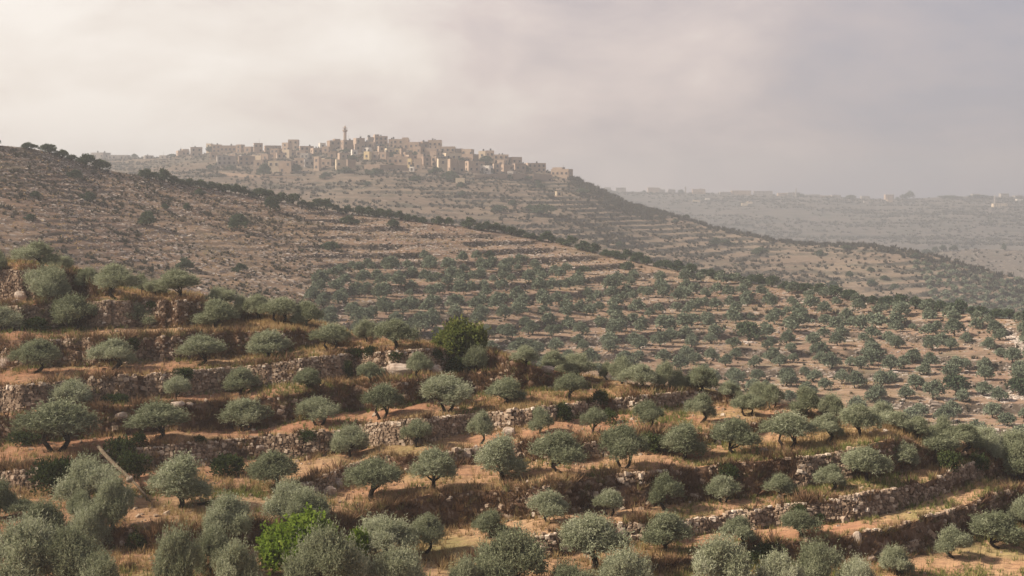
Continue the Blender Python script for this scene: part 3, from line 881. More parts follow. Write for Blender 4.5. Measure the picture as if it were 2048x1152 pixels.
# the two other trees of the near slope
def broad_tree(name, label, px, py, x0, x1, top, m, seed, lobes_n=10, low=0.3, n=2600, ll=0.055, lw=0.042):
    rng = np.random.default_rng(seed)
    lob = olive_lobes(rng, lobes_n, low)
    V, F, t = leaf_cloud(lob, n, 6, 0.10, ll, lw, rng, up=0.7, spread=1.0)
    V2, F2, t2 = leaf_cloud(lob, n // 6, 7, 0.17, ll, lw, rng, up=1.4, shell=0.9, spread=0.9)
    V = normalise(np.concatenate([V, V2])); F = np.concatenate([F, F2 + F.max() + 1])
    d, z = NEAR.hit(px, py)
    W, H = (x1 - x0) / FPX * d, (py - top) / FPX * d
    tree_thing(name, label, 'tree', None, ((px - CX) / FPX * d, d + 0.2, z - 0.05), W, H, 0.4, mesh_np(name + '_crown', V, F, m, np.concatenate([t, t2])), olive_trunk(rng, lob, 'single'))
    NEAR_TREES.append(((px - CX) / FPX * d, d, W))


broad_tree('broadleaf_tree', 'dark yellow-green broadleaf tree rising above the upper wall at the hill shoulder', 920, 732, 876, 964, 644, M_FIG, 901)
broad_tree('young_green_tree', 'bright lime-green young tree among the grey olives at the bottom edge', 598, 1150, 532, 672, 1034, M_BRIGHT, 902, 9, 0.24, 3000, 0.046, 0.036)
broad_tree('young_green_tree', 'small bright green sapling half hidden behind grey olives', 712, 1128, 690, 745, 1062, M_BRIGHT, 903, 6, 0.24, 1300, 0.065, 0.05)


# ------------------------------------------------------------------ stones and walls
def stone_proto(rng, cuts=0.28):
    V = np.array([(-1, -1, -1), (1, -1, -1), (1, 1, -1), (-1, 1, -1), (-1, -1, 1), (1, -1, 1), (1, 1, 1), (-1, 1, 1)], float) * 0.5
    V *= rng.uniform(1 - cuts, 1.08, V.shape)
    V[:, :2] *= np.where(V[:, 2:] > 0, rng.uniform(0.7, 0.98), 1.0)
    return V


BOXF = np.array([(0, 3, 2, 1), (4, 5, 6, 7), (0, 1, 5, 4), (1, 2, 6, 5), (2, 3, 7, 6), (3, 0, 4, 7)])
SP = [stone_proto(np.random.default_rng(600 + i)) for i in range(10)]


def place_many(protos, F, P, S, ang, rng, tilt=0.25):
    """copies of small meshes at P with sizes S (n,3) and yaw ang: vertices, faces, per-piece index"""
    n = len(P)
    pi = rng.integers(0, len(protos), n)
    V = np.stack(protos)[pi] * S[:, None, :]
    tx, ty = rng.normal(0, tilt, n), rng.normal(0, tilt, n)
    y = V[..., 1] * np.cos(tx)[:, None] - V[..., 2] * np.sin(tx)[:, None]
    z = V[..., 1] * np.sin(tx)[:, None] + V[..., 2] * np.cos(tx)[:, None]
    x = V[..., 0] * np.cos(ty)[:, None] + z * np.sin(ty)[:, None]
    z = -V[..., 0] * np.sin(ty)[:, None] + z * np.cos(ty)[:, None]
    c, s = np.cos(ang)[:, None], np.sin(ang)[:, None]
    V = np.stack([x * c - y * s, x * s + y * c, z], -1) + P[:, None, :]
    nv = V.shape[1]
    FF = (F[None] + (np.arange(n) * nv)[:, None, None]).reshape(-1, F.shape[1])
    return V.reshape(-1, 3), FF, nv


BIGSTONE = []
for i in range(6):
    rng = np.random.default_rng(700 + i)
    BIGSTONE.append(mesh_np('stone', stone_proto(rng, 0.35), BOXF, M_STONE, np.full(8, 0.55 + 0.08 * i)))

WALLS = [  # wall row, from px, to px, fill, big stones, label
 (6, -60, 270, 0.95, 22, 'long dry stone wall under the upper left terrace, its left half by the dark bush'),
 (6, 285, 702, 0.95, 26, 'tall neat dry stone wall below the upper terrace, its right half'),
 (6, 690, 915, 0.55, 16, 'broken stone wall with dark bushes left of the broadleaf tree'),
 (4, -60, 128, 0.9, 14, 'low pale stone wall at the left edge above the bottom olives'),
 (4, 205, 420, 0.8, 26, 'rubble wall behind the leaning log'), (4, 420, 690, 0.75, 26, 'overgrown rubble wall right of the leaning log wall'),
 (4, 690, 1110, 0.95, 30, 'long middle dry stone wall with a coping coloured as if sunlit in the centre'), (4, 1120, 1200, 0.9, 8, 'short stone wall piece between two dark bushes'),
 (4, 1225, 1428, 0.9, 14, 'dry stone wall under the rounded grassy corner of the crest'),
 (3, 596, 760, 0.85, 30, 'rough boulder wall curving behind the two-lobed olive'), (3, 762, 990, 0.4, 12, 'low broken stone edging behind the umbrella-shaped olive'), (3, 1150, 1260, 0.45, 10, 'small stone heap wall behind the tall twin-trunked olive'),
 (2, 1590, 1700, 0.85, 10, 'short stone wall patch in the dark scrub bank'), (2, 1050, 1330, 0.22, 14, 'scattered stones showing in the middle of the dark scrub bank'), (2, 1380, 1580, 0.22, 10, 'few pale stones in the right part of the dark scrub bank'),
 (1, 1062, 1135, 0.9, 12, 'short crumbling stone wall beside the large dark-hearted olive'), (1, 1222, 1300, 0.9, 12, 'short pale stone wall behind the round single-stemmed olive'),
 (1, 1345, 1620, 0.9, 24, 'long lower dry stone wall, its left stretch'), (1, 1620, 1815, 0.85, 22, 'long lower dry stone wall, its curving right stretch'), (1, 1820, 1968, 0.6, 12, 'stone wall end climbing to the spur corner'),
 (0, 1660, 1830, 0.4, 14, 'stony earth bank wall at the lower right'), (0, 1830, 1990, 0.5, 12, 'rubble wall with brown scrub at the right edge'),
 (7, -60, 190, 0.45, 8, 'patchy stone wall behind the wide silvery olive'), (7, 255, 390, 0.55, 10, 'patchy stone wall behind the leaning flat-topped olive'), (7, 470, 640, 0.25, 6, 'low stone edging under the dark olive row'),
 (8, -60, 128, 0.75, 8, 'stone wall beside the big twin-trunked olive'), (8, 165, 300, 0.85, 8, 'reddish stone wall above the low spreading olive'), (8, 300, 400, 0.4, 6, 'crumbling wall end under the dark windswept olive'),
 (9, -60, 72, 0.9, 6, 'dark stone wall on the topmost terrace at the left edge'),
]
WALLED = np.zeros((nw, len(NPX)))
for wi, (k, p0, p1, fill, nbig, label) in enumerate(WALLS):
    rng = np.random.default_rng(800 + wi)
    sel = (NPX >= p0) & (NPX <= p1)
    WALLED[k, sel] = np.maximum(WALLED[k, sel], fill)
    pts = NPX[sel]
    Df, Zf = WFOOT[k][0][sel], WFOOT[k][1][sel]
    Dt, Zt = WTOP[k][0][sel], WTOP[k][1][sel]
    X = (pts - CX) / FPX
    fx, fy = X * Df, Df
    s = np.concatenate([[0], np.cumsum(np.hypot(np.diff(fx), np.diff(fy)))])
    P, S, A, TT = [], [], [], []
    hmax = float((Zt - Zf).max())
    v = 0.02
    crs = 0
    while v < hmax + 0.12:
        ch = rng.uniform(0.11, 0.185)
        u = rng.uniform(0, 0.3)
        while u < s[-1]:
            w = rng.uniform(0.13, 0.35)
            uc = u + w / 2
            pf = np.interp(uc, s, pts)
            h = np.interp(uc, s, Zt - Zf)
            patch = vnoise(np.array([uc / 2.6]), np.array([v / 1.1 + wi * 7.0]), 5)[0]
            coping = v + ch > h - 0.02
            if v < h + 0.06 and patch < fill * 1.12 and not (coping and rng.random() < 0.2):
                t = np.clip((v + ch / 2) / max(h, 0.05), 0, 1)
                dd = np.interp(uc, s, Df) + BATTER * h * t ** 1.3 - 0.06
                x = (pf - CX) / FPX * dd
                a = math.atan2(np.interp(uc + 0.3, s, fy) - np.interp(uc - 0.3, s, fy), np.interp(uc + 0.3, s, fx) - np.interp(uc - 0.3, s, fx) + 1e-6)
                P.append((x + rng.uniform(-.03, .03), dd + rng.uniform(-0.07, 0.07), np.interp(uc, s, Zf) + v + ch / 2))
                S.append((w * 0.97, rng.uniform(0.25, 0.42), ch * rng.uniform(0.8, 1.15)))
                A.append(a + rng.uniform(-0.15, 0.15))
                TT.append(np.clip(rng.normal(0.33, 0.22) + (0.30 if coping else 0), 0, 1))  # top course tinted lighter: sunlit tops put into the stone colour
            u += w + rng.uniform(0.0, 0.05)
        v += ch * 0.98
        crs += 1
    if len(P) < 5:
        continue
    P, S, A, TT = np.array(P), np.array(S), np.array(A), np.array(TT)
    c = P.mean(0)
    V, F, nv = place_many(SP, BOXF, P - c, S, A, rng, 0.10)
    o = thing('dry_stone_wall', label, 'stone wall', tuple(c), 0, 'dry stone terrace walls')
    st = obj('stonework', mesh_np('stonework', V, F, M_STONE, np.repeat(TT, nv)), o)
    st['kind'] = 'stuff'
    pick = rng.choice(len(P), min(nbig, len(P)), replace=False)
    for q in pick:
        b = obj('stone', BIGSTONE[int(rng.integers(0, 6))], o)
        b.location = tuple(P[q] - c + np.array((0, -0.10, 0.02)))
        sz = rng.uniform(0.22, 0.38)
        b.scale = (sz * rng.uniform(0.9, 1.4), sz * 0.8, sz * rng.uniform(0.6, 0.9))
        b.rotation_euler = (rng.uniform(-.25, .25), rng.uniform(-.25, .25), A[q] + rng.uniform(-.4, .4))


# boulders
def boulder_mesh(seed):
    rng = np.random.default_rng(seed)
    nt, nph = 9, 14
    V, F = [], []
    for i in range(nt + 1):
        th = math.pi * i / nt
        for j in range(nph):
            ph = 2 * math.pi * j / nph
            p = np.array((math.sin(th) * math.cos(ph), math.sin(th) * math.sin(ph), math.cos(th)))
            V.append(p)
    V = np.array(V)
    r = np.ones(len(V))
    for k in range(9):          # planar cuts give broken faces
        n = unit(rng.normal(size=3)); d = rng.uniform(0.55, 0.85)
        dp = V @ n
        r = np.where(dp > 1e-3, np.minimum(r, d / np.maximum(dp, 1e-3)), r)
    V = V * r[:, None]
    V += rng.normal(0, 0.015, V.shape) * np.sin(np.pi * np.repeat(np.arange(nt + 1), nph) / nt)[:, None]
    for i in range(nt):
        for j in range(nph):
            F.append((i * nph + j, i * nph + (j + 1) % nph, (i + 1) * nph + (j + 1) % nph, (i + 1) * nph + j))
    return mesh_np('boulder', V * 0.5, np.array(F), M_BOULDER)


BM = [boulder_mesh(i) for i in range(6)]
for i, (px, py, w, hh, lab) in enumerate([
    (795, 752, 52, 34, 'largest pale limestone boulder under the broken wall left of the broadleaf tree'), (770, 755, 40, 26, 'low slab boulder joined to the largest pale one'), (872, 748, 24, 24, 'upright pale rock under the wall right of the upright pale olive'),
    (240, 836, 26, 14, 'flat pale rock between the largest twin-trunked olive and its neighbour'), (352, 812, 36, 12, 'flat pale rock ledge above the fork-trunked round olive'), (378, 818, 18, 12, 'small rock right of the flat pale rock ledge'),
    (560, 828, 22, 14, 'pale rock right of the double-trunked dense olive'), (932, 916, 26, 26, 'upright boulder left of the round full olive'), (950, 914, 26, 30, 'taller boulder touching the round full olive crown'), (1020, 868, 30, 16, 'rounded boulder below the middle wall right of the thin tall olive'),
    (1000, 850, 18, 14, 'small brown boulder in the middle wall foot'), (382, 934, 24, 18, 'grey boulder in the rubble wall above the dense dark-trunked olive'), (322, 912, 16, 14, 'pale boulder in the rubble wall right of the leaning log'), (525, 900, 30, 14, 'long flat boulder in the overgrown rubble wall'),
    (678, 975, 22, 22, 'grey boulder at the near end of the curving boulder wall'), (662, 990, 26, 22, 'lowest boulder of the curving boulder wall'), (245, 1090, 14, 10, 'small pale stone in the dark hollow at the bottom left'), (1715, 1095, 22, 34, 'tall grey boulder in the stony earth bank at the lower right'),
    (1742, 1122, 24, 16, 'pale boulder lying below the stony earth bank'), (10, 735, 30, 24, 'grey boulder at the left edge beside the wide silvery olive'), (20, 725, 22, 18, 'second grey boulder above the one at the left edge'), (1240, 1072, 26, 22, 'pale boulder topping the short wall near the bottom'),
    (1530, 905, 18, 12, 'small stone under the broad triple-lobed olive'), (1056, 968, 12, 8, 'lone small stone on the red terrace'), (1643, 995, 12, 8, 'white stone on the lip of the long lower wall'), (600, 1088, 22, 12, 'brown rock beside the lime-green young tree'),
    (40, 598, 30, 20, 'pale boulder in the scrubby bank of the high left terrace'), (30, 610, 22, 14, 'flat boulder below the pale one on the high left terrace'), (1600, 940, 14, 10, 'tiny stone on the dark scrub bank face'), (1095, 745, 30, 14, 'reddish rocks cropping out on the hill shoulder')]):
    d, z = NEAR.hit(px, py)
    o = obj('boulder', BM[i % 6])
    W, H = w / FPX * d, hh / FPX * d
    o.location = ((px - CX) / FPX * d, d + W * 0.1, z + H * 0.30)
    o.scale = (W * 1.15, W * 0.9, H * 1.3)
    o.rotation_euler = (0, 0, i * 1.3)
    tag(o, lab, 'boulder', 'boulders on the near terraces')

# leaning log, the stone on it, fallen branch
p0 = NEAR.point(302, 1004); dtop = float(np.interp(195, NPX, WTOP[4][0]))
p1 = np.array(((195 - CX) / FPX * dtop, dtop, -(888 - HY) / FPX * dtop))
lg = MB(); rng = np.random.default_rng(5)
ax = [p0 + (p1 - p0) * t + np.array((0.05 * math.sin(t * 7), 0, 0.10 * math.sin(t * 5) - 0.05)) for t in np.linspace(0, 1.0, 9)]
lg.tube([a - p0 for a in ax], [0.05, 0.06, 0.075, 0.085, 0.10, 0.11, 0.12, 0.13, 0.12], 8, jit=0.12, rng=rng)
lg.tube([ax[5] - p0, ax[5] - p0 + np.array((0.2, -0.1, 0.22))], [0.07, 0.04], 6)
o = obj('leaning_log', lg.build('leaning_log', M_LOG, True)); o.location = tuple(p0)
tag(o, 'bare weathered log leaning from the red terrace up to the rubble wall top', 'log')
ps = p0 + (p1 - p0) * 0.36
o = obj('boulder', BM[2]); o.location = tuple(ps + np.array((0.02, -0.22, 0.1))); o.scale = (0.5, 0.4, 0.5)
tag(o, 'pale stone resting against the leaning log', 'boulder', 'boulders on the near terraces')
pb = NEAR.point(395, 1012); pe = NEAR.point(428, 1006)
lg = MB(); lg.tube([(0, 0, 0.06), (pe - pb) * 0.5 + np.array((0, 0, 0.10)), (pe - pb) + np.array((0, 0, 0.16))], [0.10, 0.09, 0.05], 7, jit=0.15, rng=rng)
o = obj('fallen_branch', lg.build('fallen_branch', M_BARK, True)); o.location = tuple(pb)
tag(o, 'short dark fallen branch on red soil beside the dense dark-trunked olive', 'branch')

# dark green bushes of the near slope
for i, (px, py, w, h, lab) in enumerate([
    (71, 663, 44, 30, 'blue-green rounded bush right of the cut-off pale olive'), (310, 618, 36, 20, 'dark green bush on the reddish wall above the low spreading olive'), (256, 694, 34, 26, 'dark green bush above the lopsided two-headed olive'), (160, 555, 24, 18, 'bright green bush under the topmost dark olive'),
    (139, 775, 32, 20, 'dark bush on top of the upper left wall'), (365, 760, 44, 26, 'dark green bush spilling over the tall upper wall'), (228, 807, 52, 22, 'low dark bush at the foot of the upper left wall'), (692, 755, 22, 36, 'dark bush at the right end of the tall neat wall'),
    (712, 722, 42, 26, 'dark bush in the gap of the broken wall'), (742, 724, 36, 28, 'vivid green bush on the broken wall'), (792, 730, 34, 22, 'dark bush under the wide ragged olive'), (868, 728, 30, 26, 'dark bush left of the broadleaf tree foot'), (905, 745, 60, 34, 'wide dark bush below the broadleaf tree'),
    (235, 935, 70, 62, 'large dark green bush behind the leaning log'), (268, 960, 60, 60, 'dark green thicket right of the leaning log'), (452, 952, 72, 44, 'round green bush between the dense olive and the ragged one'), (275, 892, 34, 30, 'yellow-green round bush on the middle terrace lip'), (400, 884, 26, 16, 'brown-green small bush right of the yellow-green one'),
    (100, 985, 90, 70, 'dark thicket under the pale stone wall at the left edge'), (48, 890, 70, 30, 'dark low bush left of the largest twin-trunked olive'), (272, 1100, 40, 36, 'dark bush in the hollow at the bottom left'), (615, 880, 44, 24, 'dark bush on the overgrown rubble wall'),
    (1130, 840, 40, 36, 'dark round bush on the middle wall gap'), (1198, 812, 30, 34, 'dark bush at the end of the middle wall'), (1220, 850, 40, 34, 'brown-green bush under the crest wall'), (1298, 905, 46, 40, 'dark bush right of the tall twin-trunked olive'), (1365, 905, 30, 26, 'dark bush behind the round pale olive'),
    (1465, 960, 50, 36, 'dark green bush in the scrub bank'), (1594, 1030, 34, 28, 'ivy-dark bush on the long lower wall'), (1640, 1045, 40, 18, 'low green bush at the long lower wall foot'), (1900, 940, 50, 40, 'dark bush below the spur corner'), (1960, 945, 40, 44, 'dark bush on the steep spur end'),
    (1540, 1125, 80, 36, 'broad green tussock bush beside the lower right bank'), (1490, 1130, 50, 26, 'small green tussock bush near the bottom edge'), (1905, 760 + 110, 30, 20, 'dark bush on the right crest'), (945, 706, 40, 26, 'brown bush on the hill shoulder right of the broadleaf tree')]):
    d, z = NEAR.hit(px, py)
    o = thing('green_bush', lab, 'bush', ((px - CX) / FPX * d, d + 0.1, z - 0.08), i * 1.1, 'bushes on the near terraces', (w / FPX * d, w / FPX * d * 0.9, h / FPX * d / 0.8))
    obj('leaves', BUSHES[i % 5], o)

# ------------------------------------------------------------------ ground cover of the near hillside
def tuft(rng, nb, hgt, wid, spread):
    V = []
    for i in range(nb):
        a = rng.uniform(0, 6.28); r = rng.uniform(0, spread * 0.4)
        b = np.array((r * math.cos(a), r * math.sin(a), -0.05))
        l = rng.uniform(0.15, 1.0) * spread
        tip = b + np.array((math.cos(a) * l, math.sin(a) * l, hgt * rng.uniform(0.6, 1.1) + 0.05))
        s = np.array((-math.sin(a + rng.uniform(-1, 1)), math.cos(a), 0)) * wid
        V += [b - s, b + s, tip]
    return np.array(V)


def tuft_scatter(name, P, size, tint, m, protos, rng, label=None):
    n = len(P)
    nb = protos[0].shape[0] // 3
    F = np.arange(nb * 3).reshape(-1, 3)
    V, FF, nv = place_many(protos, F, P, np.repeat(size[:, None], 3, 1), rng.uniform(0, 6.28, n), rng, 0.12)
    tt_ = np.clip(np.repeat(tint, nv) + np.repeat(rng.normal(0, 0.05, len(V) // 3), 3), 0, 1)
    return tag(obj(name, mesh_np(name, V, FF, m, tt_)), kind='stuff')


rng = np.random.default_rng(31)
cell_t = rtype[1:][None, :] * np.ones((len(NPX) - 1, 1))          # type of each cell
cell_w = rwall[1:][None, :] * np.ones((len(NPX) - 1, 1))
inview = ((NPX[:-1] > -160) & (NPX[:-1] < 2210))[:, None] & (ND[:-1, 1:] > 56) & (cell_t != 3) | ((cell_t == 3) & (np.arange(len(rtype) - 1)[None, :] < NCRESTROW + 4))
# position across a bench: 0 at its outer lip, 1 at the foot of the next wall
bpos = np.zeros(len(rtype) - 1)
cnt = 0
for j in range(len(rtype) - 1):
    if rtype[j + 1] == 1:
        cnt += 1; bpos[j] = (cnt - 0.5) / NB
    else:
        cnt = 0
GT = [tuft(np.random.default_rng(40 + i), 7, 0.42, 0.026, 0.26) for i in range(6)]
P, ci, ri = NEAR.sample(130000, inview & (cell_t != 0), rng)
lip = (rtype[ri + 1] == 1) & ((bpos[ri] < 0.16) | (bpos[ri] > 0.84))
pn = fbm(P[:, 0] / 6, P[:, 1] / 5, 131) + 0.5 * fbm(P[:, 0] / 1.5, P[:, 1] / 1.5, 137)
gn = fbm(P[:, 0] / 11 + 50, P[:, 1] / 6, 139)
prob = np.clip(0.16 + 1.9 * pn, 0.03, 0.8) + 0.40 * lip
keep = (rng.random(len(P)) < prob) & ((rtype[ri + 1] != 2) | (rng.random(len(P)) < 0.3))
P, gn, lip = P[keep], gn[keep], lip[keep]
tint = np.clip(0.38 + rng.normal(0, 0.14, len(P)), 0, 0.72)
green = gn + rng.normal(0, 0.05, len(P)) > np.where(lip, 0.03, 0.08)
pxg = P[:, 0] / P[:, 1] * FPX + CX
green = green | ((pxg > 1380) & (P[:, 1] < 92) & (gn > -0.06) & (rng.random(len(P)) < 0.75))
tint = np.where(green, rng.uniform(0.76, 1.0, len(P)), tint)
tuft_scatter('dry_grass', P, rng.uniform(0.45, 1.15, len(P)), tint, M_GRASS, GT, rng)
gx = ((NPX[:-1] > 1340) & (NPX[:-1] < 2120))[:, None] & (ND[:-1, 1:] < 93)
P, ci, ri = NEAR.sample(16000, inview & (cell_t == 1) & gx, rng)
pn = fbm(P[:, 0] / 7 + 9, P[:, 1] / 3.5, 143) + 0.5 * fbm(P[:, 0] / 1.6, P[:, 1] / 1.6, 144)
P = P[rng.random(len(P)) < np.clip(0.30 + 2.4 * pn, 0, 1)]
tuft_scatter('green_grass', P, rng.uniform(0.35, 0.85, len(P)), np.clip(rng.normal(0.84, 0.07, len(P)), 0.66, 1), M_GRASS, GT, rng)
print('grass', len(P))

ST = [tuft(np.random.default_rng(60 + i), 32, 0.55, 0.036, 0.62) for i in range(5)]
free = np.ones((len(NPX) - 1, len(rtype) - 1))
for k in range(nw):
    free[:, (rwall[1:] == k) & (rtype[1:] == 2)] = (1 - 0.97 * WALLED[k][:-1])[:, None]
    free[:, (rwall[1:] == k) & (rtype[1:] == 1) & (bpos > 0.5)] = (1 - 0.9 * WALLED[k][:-1])[:, None]
bank = inview & ((cell_t == 2) | (((bpos < 0.12) | (bpos > 0.88))[None, :] & (cell_t == 1)))
P, ci, ri = NEAR.sample(6400, bank * free * np.where(cell_t == 2, 1.0, 0.22), rng)
h_here = np.array([(B[int(max(0, min(nw - 1, rwall[r + 1])))][c] - T[int(max(0, min(nw - 1, rwall[r + 1])))][c]) for c, r in zip(ci, ri)])
keep = (h_here > 6) | (rng.random(len(P)) < 0.25)
P = P[keep]
tint = np.clip(0.36 + 1.1 * fbm(P[:, 0] / 5, P[:, 1] / 5, 151) + rng.normal(0, 0.2, len(P)), 0, 0.8)
tint = np.where(rng.random(len(P)) < 0.12, rng.uniform(0.85, 1, len(P)), tint)
P2, c2, r2 = NEAR.sample(1500, inview * ((bpos < 0.14) & (rtype[1:] == 1))[None, :] * free[:, :], rng)
kk = np.array([(B[max(0, min(nw - 1, int(rwall[r + 1]) - 1))][c] - T[max(0, min(nw - 1, int(rwall[r + 1]) - 1))][c]) > 14 for c, r in zip(c2, r2)])
kk &= (fbm(P2[:, 0] / 6, P2[:, 1] / 6, 155) > 0.02)
P2 = P2[kk]
tuft_scatter('dry_shrub_mounds', P2, rng.uniform(0.9, 1.55, len(P2)), np.clip(rng.normal(0.62, 0.2, len(P2)), 0.2, 1), M_SCRUB, ST, rng)
tuft_scatter('dry_scrub', P, rng.uniform(0.4, 1.05, len(P)), tint, M_SCRUB, ST, rng)

P, ci, ri = NEAR.sample(9500, inview & (cell_t != 0), rng)
pn = fbm(P[:, 0] / 5, P[:, 1] / 4, 161)
keep = rng.random(len(P)) < np.clip(0.35 + 2.2 * pn, 0.04, 1)
P = P[keep]
sz = rng.uniform(0.06, 0.15, len(P)) * np.where(rng.random(len(P)) < 0.08, 2.4, 1.0)
V, F, nv = place_many(SP, BOXF, P + np.array((0, 0, 0.02)), np.stack([sz * 1.3, sz, sz * 0.8], 1), rng.uniform(0, 6.28, len(P)), rng, 0.3)
tag(obj('loose_stones', mesh_np('loose_stones', V, F, M_STONE, np.repeat(np.clip(rng.normal(0.6, 0.2, len(P)), 0, 1), nv))), kind='stuff')

P, ci, ri = NEAR.sample(4200, bank * np.where(cell_t == 2, 1.0, 0.3), rng)
pn = fbm(P[:, 0] / 4, P[:, 1] / 3, 163)
P = P[rng.random(len(P)) < np.clip(0.45 + 2.6 * pn, 0.05, 1)]
sz = rng.uniform(0.09, 0.26, len(P)) * np.where(rng.random(len(P)) < 0.07, 2.0, 1.0)
V, F, nv = place_many(SP, BOXF, P + np.array((0, -0.08, 0.02)), np.stack([sz * 1.3, sz, sz * 0.8], 1), rng.uniform(0, 6.28, len(P)), rng, 0.3)
tag(obj('bank_rubble', mesh_np('bank_rubble', V, F, M_STONE, np.repeat(np.clip(rng.normal(0.5, 0.22, len(P)), 0, 1), nv))), kind='stuff')

# ------------------------------------------------------------------ middle hill: grove, ridge trees, rocky slope
rng = np.random.default_rng(77)
def grove_ok(px, py):
    top = np.interp(px, [600, 650, 700, 860, 1000, 1140, 1180, 1250, 1350, 2060], [600, 560, 530, 518, 520, 548, 575, 560, 560, 560])
    return py > top
cand = []
for r_ in range(-5, 46):                      # planted rows following the slope
    dd = 205 + r_ * 7.4
    x_ = -70 + (r_ % 2) * 3.1
    while x_ < 175:
        x_ += 5.1 + rng.normal(0, 0.5)
        if rng.random() < 0.12: continue
        x = x_ + rng.normal(0, 0.55); d = dd - 0.22 * x + 3.2 * math.sin(x / 34.0) + rng.normal(0, 1.0)
        if d < 200: continue
        px = CX + FPX * x / d
        if not 600 < px < 2085: continue
        if d > np.interp(px, MPX, MDR) - 1.5: continue
        z = MID.ground(px, d)
        py = HY - FPX * z / d
        if not grove_ok(px, py) or py > np.interp(px, NPX, crest) + 6: continue
        cand.append((x, d, z, px, py, r_))
cand.sort(key=lambda c: c[1])
n_ind = 300 - len(NT)
extraV, extraF, extraT, eo = [], [], [], 0
special = [(1497, 682, 46, 'large dark dense tree standing out in the middle of the far grove'), (1912, 790, 48, 'dark broad tree in the lower right of the far grove'), (2040, 792, 44, 'dark tree at the right edge beside the pale eroded path')]
for (px, py, w, lab) in special:
    d, z = MID.hit(px, py)
    g = RIDGET[2]
    tree_thing('dark_tree', lab, 'tree', None, ((px - CX) / FPX * d, d, z - 0.1), w / FPX * d * 1.05, w / FPX * d * 0.85, 0.7, g[0], g[1])
sizes = ['small', 'mid-sized', 'full-grown']
rown = {}
for c in sorted(cand[:n_ind], key=lambda c: c[3]):
    rown.setdefault(c[5], []).append(c)
row_order = sorted(rown)
for i, (x, d, z, px, py, r_) in enumerate(cand):
    W = float(np.clip(rng.normal(3.1, 0.5), 1.8, 4.4))
    H = W * rng.uniform(0.78, 0.98)
    rz = rng.uniform(0, 6.28)
    g = GROVE[int(rng.integers(0, 8))]
    if any(abs(px - s[0]) < 30 and abs(py - s[1]) < 14 for s in special):
        continue
    if i < n_ind:
        sw = 'small' if W < 2.7 else ('mid-sized' if W < 3.5 else 'large')
        tree_thing('olive_tree', f'{sw} round olive in the {ORD[row_order.index(r_)]} visible row up the far grove, {ORD[rown[r_].index(cand[i])]} from left', 'olive tree', 'olives in the grove across the valley', (x, d, z - 0.08), W, H, rz, g[0], g[1])
    else:
        c, s = math.cos(rz), math.sin(rz)
        kq = rng.choice(len(g[3]), 720, replace=False)      # beyond the nearest ones: fewer, larger leaves
        Q = g[2][g[3][kq]]; qc = Q.mean(1, keepdims=True)
        V = (qc + (Q - qc) * 1.55).reshape(-1, 3) * np.array((W, W, H / 0.8))
        V = np.stack([V[:, 0] * c - V[:, 1] * s, V[:, 0] * s + V[:, 1] * c, V[:, 2]], 1) + np.array((x, d, z - 0.08))
        extraV.append(V); extraF.append(np.arange(len(V)).reshape(-1, 4) + eo); extraT.append(g[4][g[3][kq]].ravel()); eo += len(V)
for q in range(150):                            # the small orchard on the far end of the spur
    px_, py_ = 1835 + (q % 15) * 16 + rng.normal(0, 4) + (q // 15) * 5, 528 + (q // 15) * 10.5 + rng.normal(0, 2.2) + (q % 15) * 2.2
    if py_ < np.interp(px_, VR[:, 0], VR[:, 1]) + 6: continue
    P_ = VIL.point(px_, py_); g = GROVE[q % 8]; W = rng.uniform(2.6, 4.0)
    kq = rng.choice(len(g[3]), 160, replace=False); Q = g[2][g[3][kq]]; qc = Q.mean(1, keepdims=True)
    V = (qc + (Q - qc) * 3.0).reshape(-1, 3) * W + P_
    extraV.append(V); extraF.append(np.arange(len(V)).reshape(-1, 4) + eo); extraT.append(g[4][g[3][kq]].ravel()); eo += len(V)
if extraV:
    tag(obj('far_olive_grove', mesh_np('far_olive_grove', np.concatenate(extraV), np.concatenate(extraF), M_GROVE, np.concatenate(extraT))), kind='stuff')

# trees along the skyline of the middle hill
px = -40.0
nr_ = 0
rcount = {}
while px < 2080:
    gap = (236 < px < 282) or (px < 290 and rng.random() < 0.12) or rng.random() < 0.03
    w_px = np.interp(px, [0, 200, 400, 700, 1100, 1500, 2050], [30, 32, 26, 23, 23, 25, 32]) * rng.uniform(0.75, 1.3)
    if not gap:
        d = float(np.interp(px, MPX, MDR)) - rng.uniform(0.0, 2.0)
        z = MID.ground(px, d)
        W = w_px / FPX * d
        H = W * rng.uniform(0.62, 0.85) * (0.72 if px < 300 else 1.0)
        g = RIDGET[int(rng.integers(0, 6))]
        where = 'left skyline' if px < 620 else ('middle ridge line' if px < 1300 else 'right ridge line')
        rcount[where] = rcount.get(where, 0) + 1
        tree_thing('ridge_tree', f'dark rounded tree in the row along the {where}, {ORD[rcount[where] - 1]} from left', 'tree', f'ridge row trees, {where}', ((px - CX) / FPX * d, d, z - 0.15), W, H, rng.uniform(0, 6.28), g[0], g[1])
        nr_ += 1
    px += w_px * rng.uniform(0.62, 0.95) + (rng.uniform(3, 16) if rng.random() < 0.2 and px < 500 else 0)
print('ridge trees', nr_)

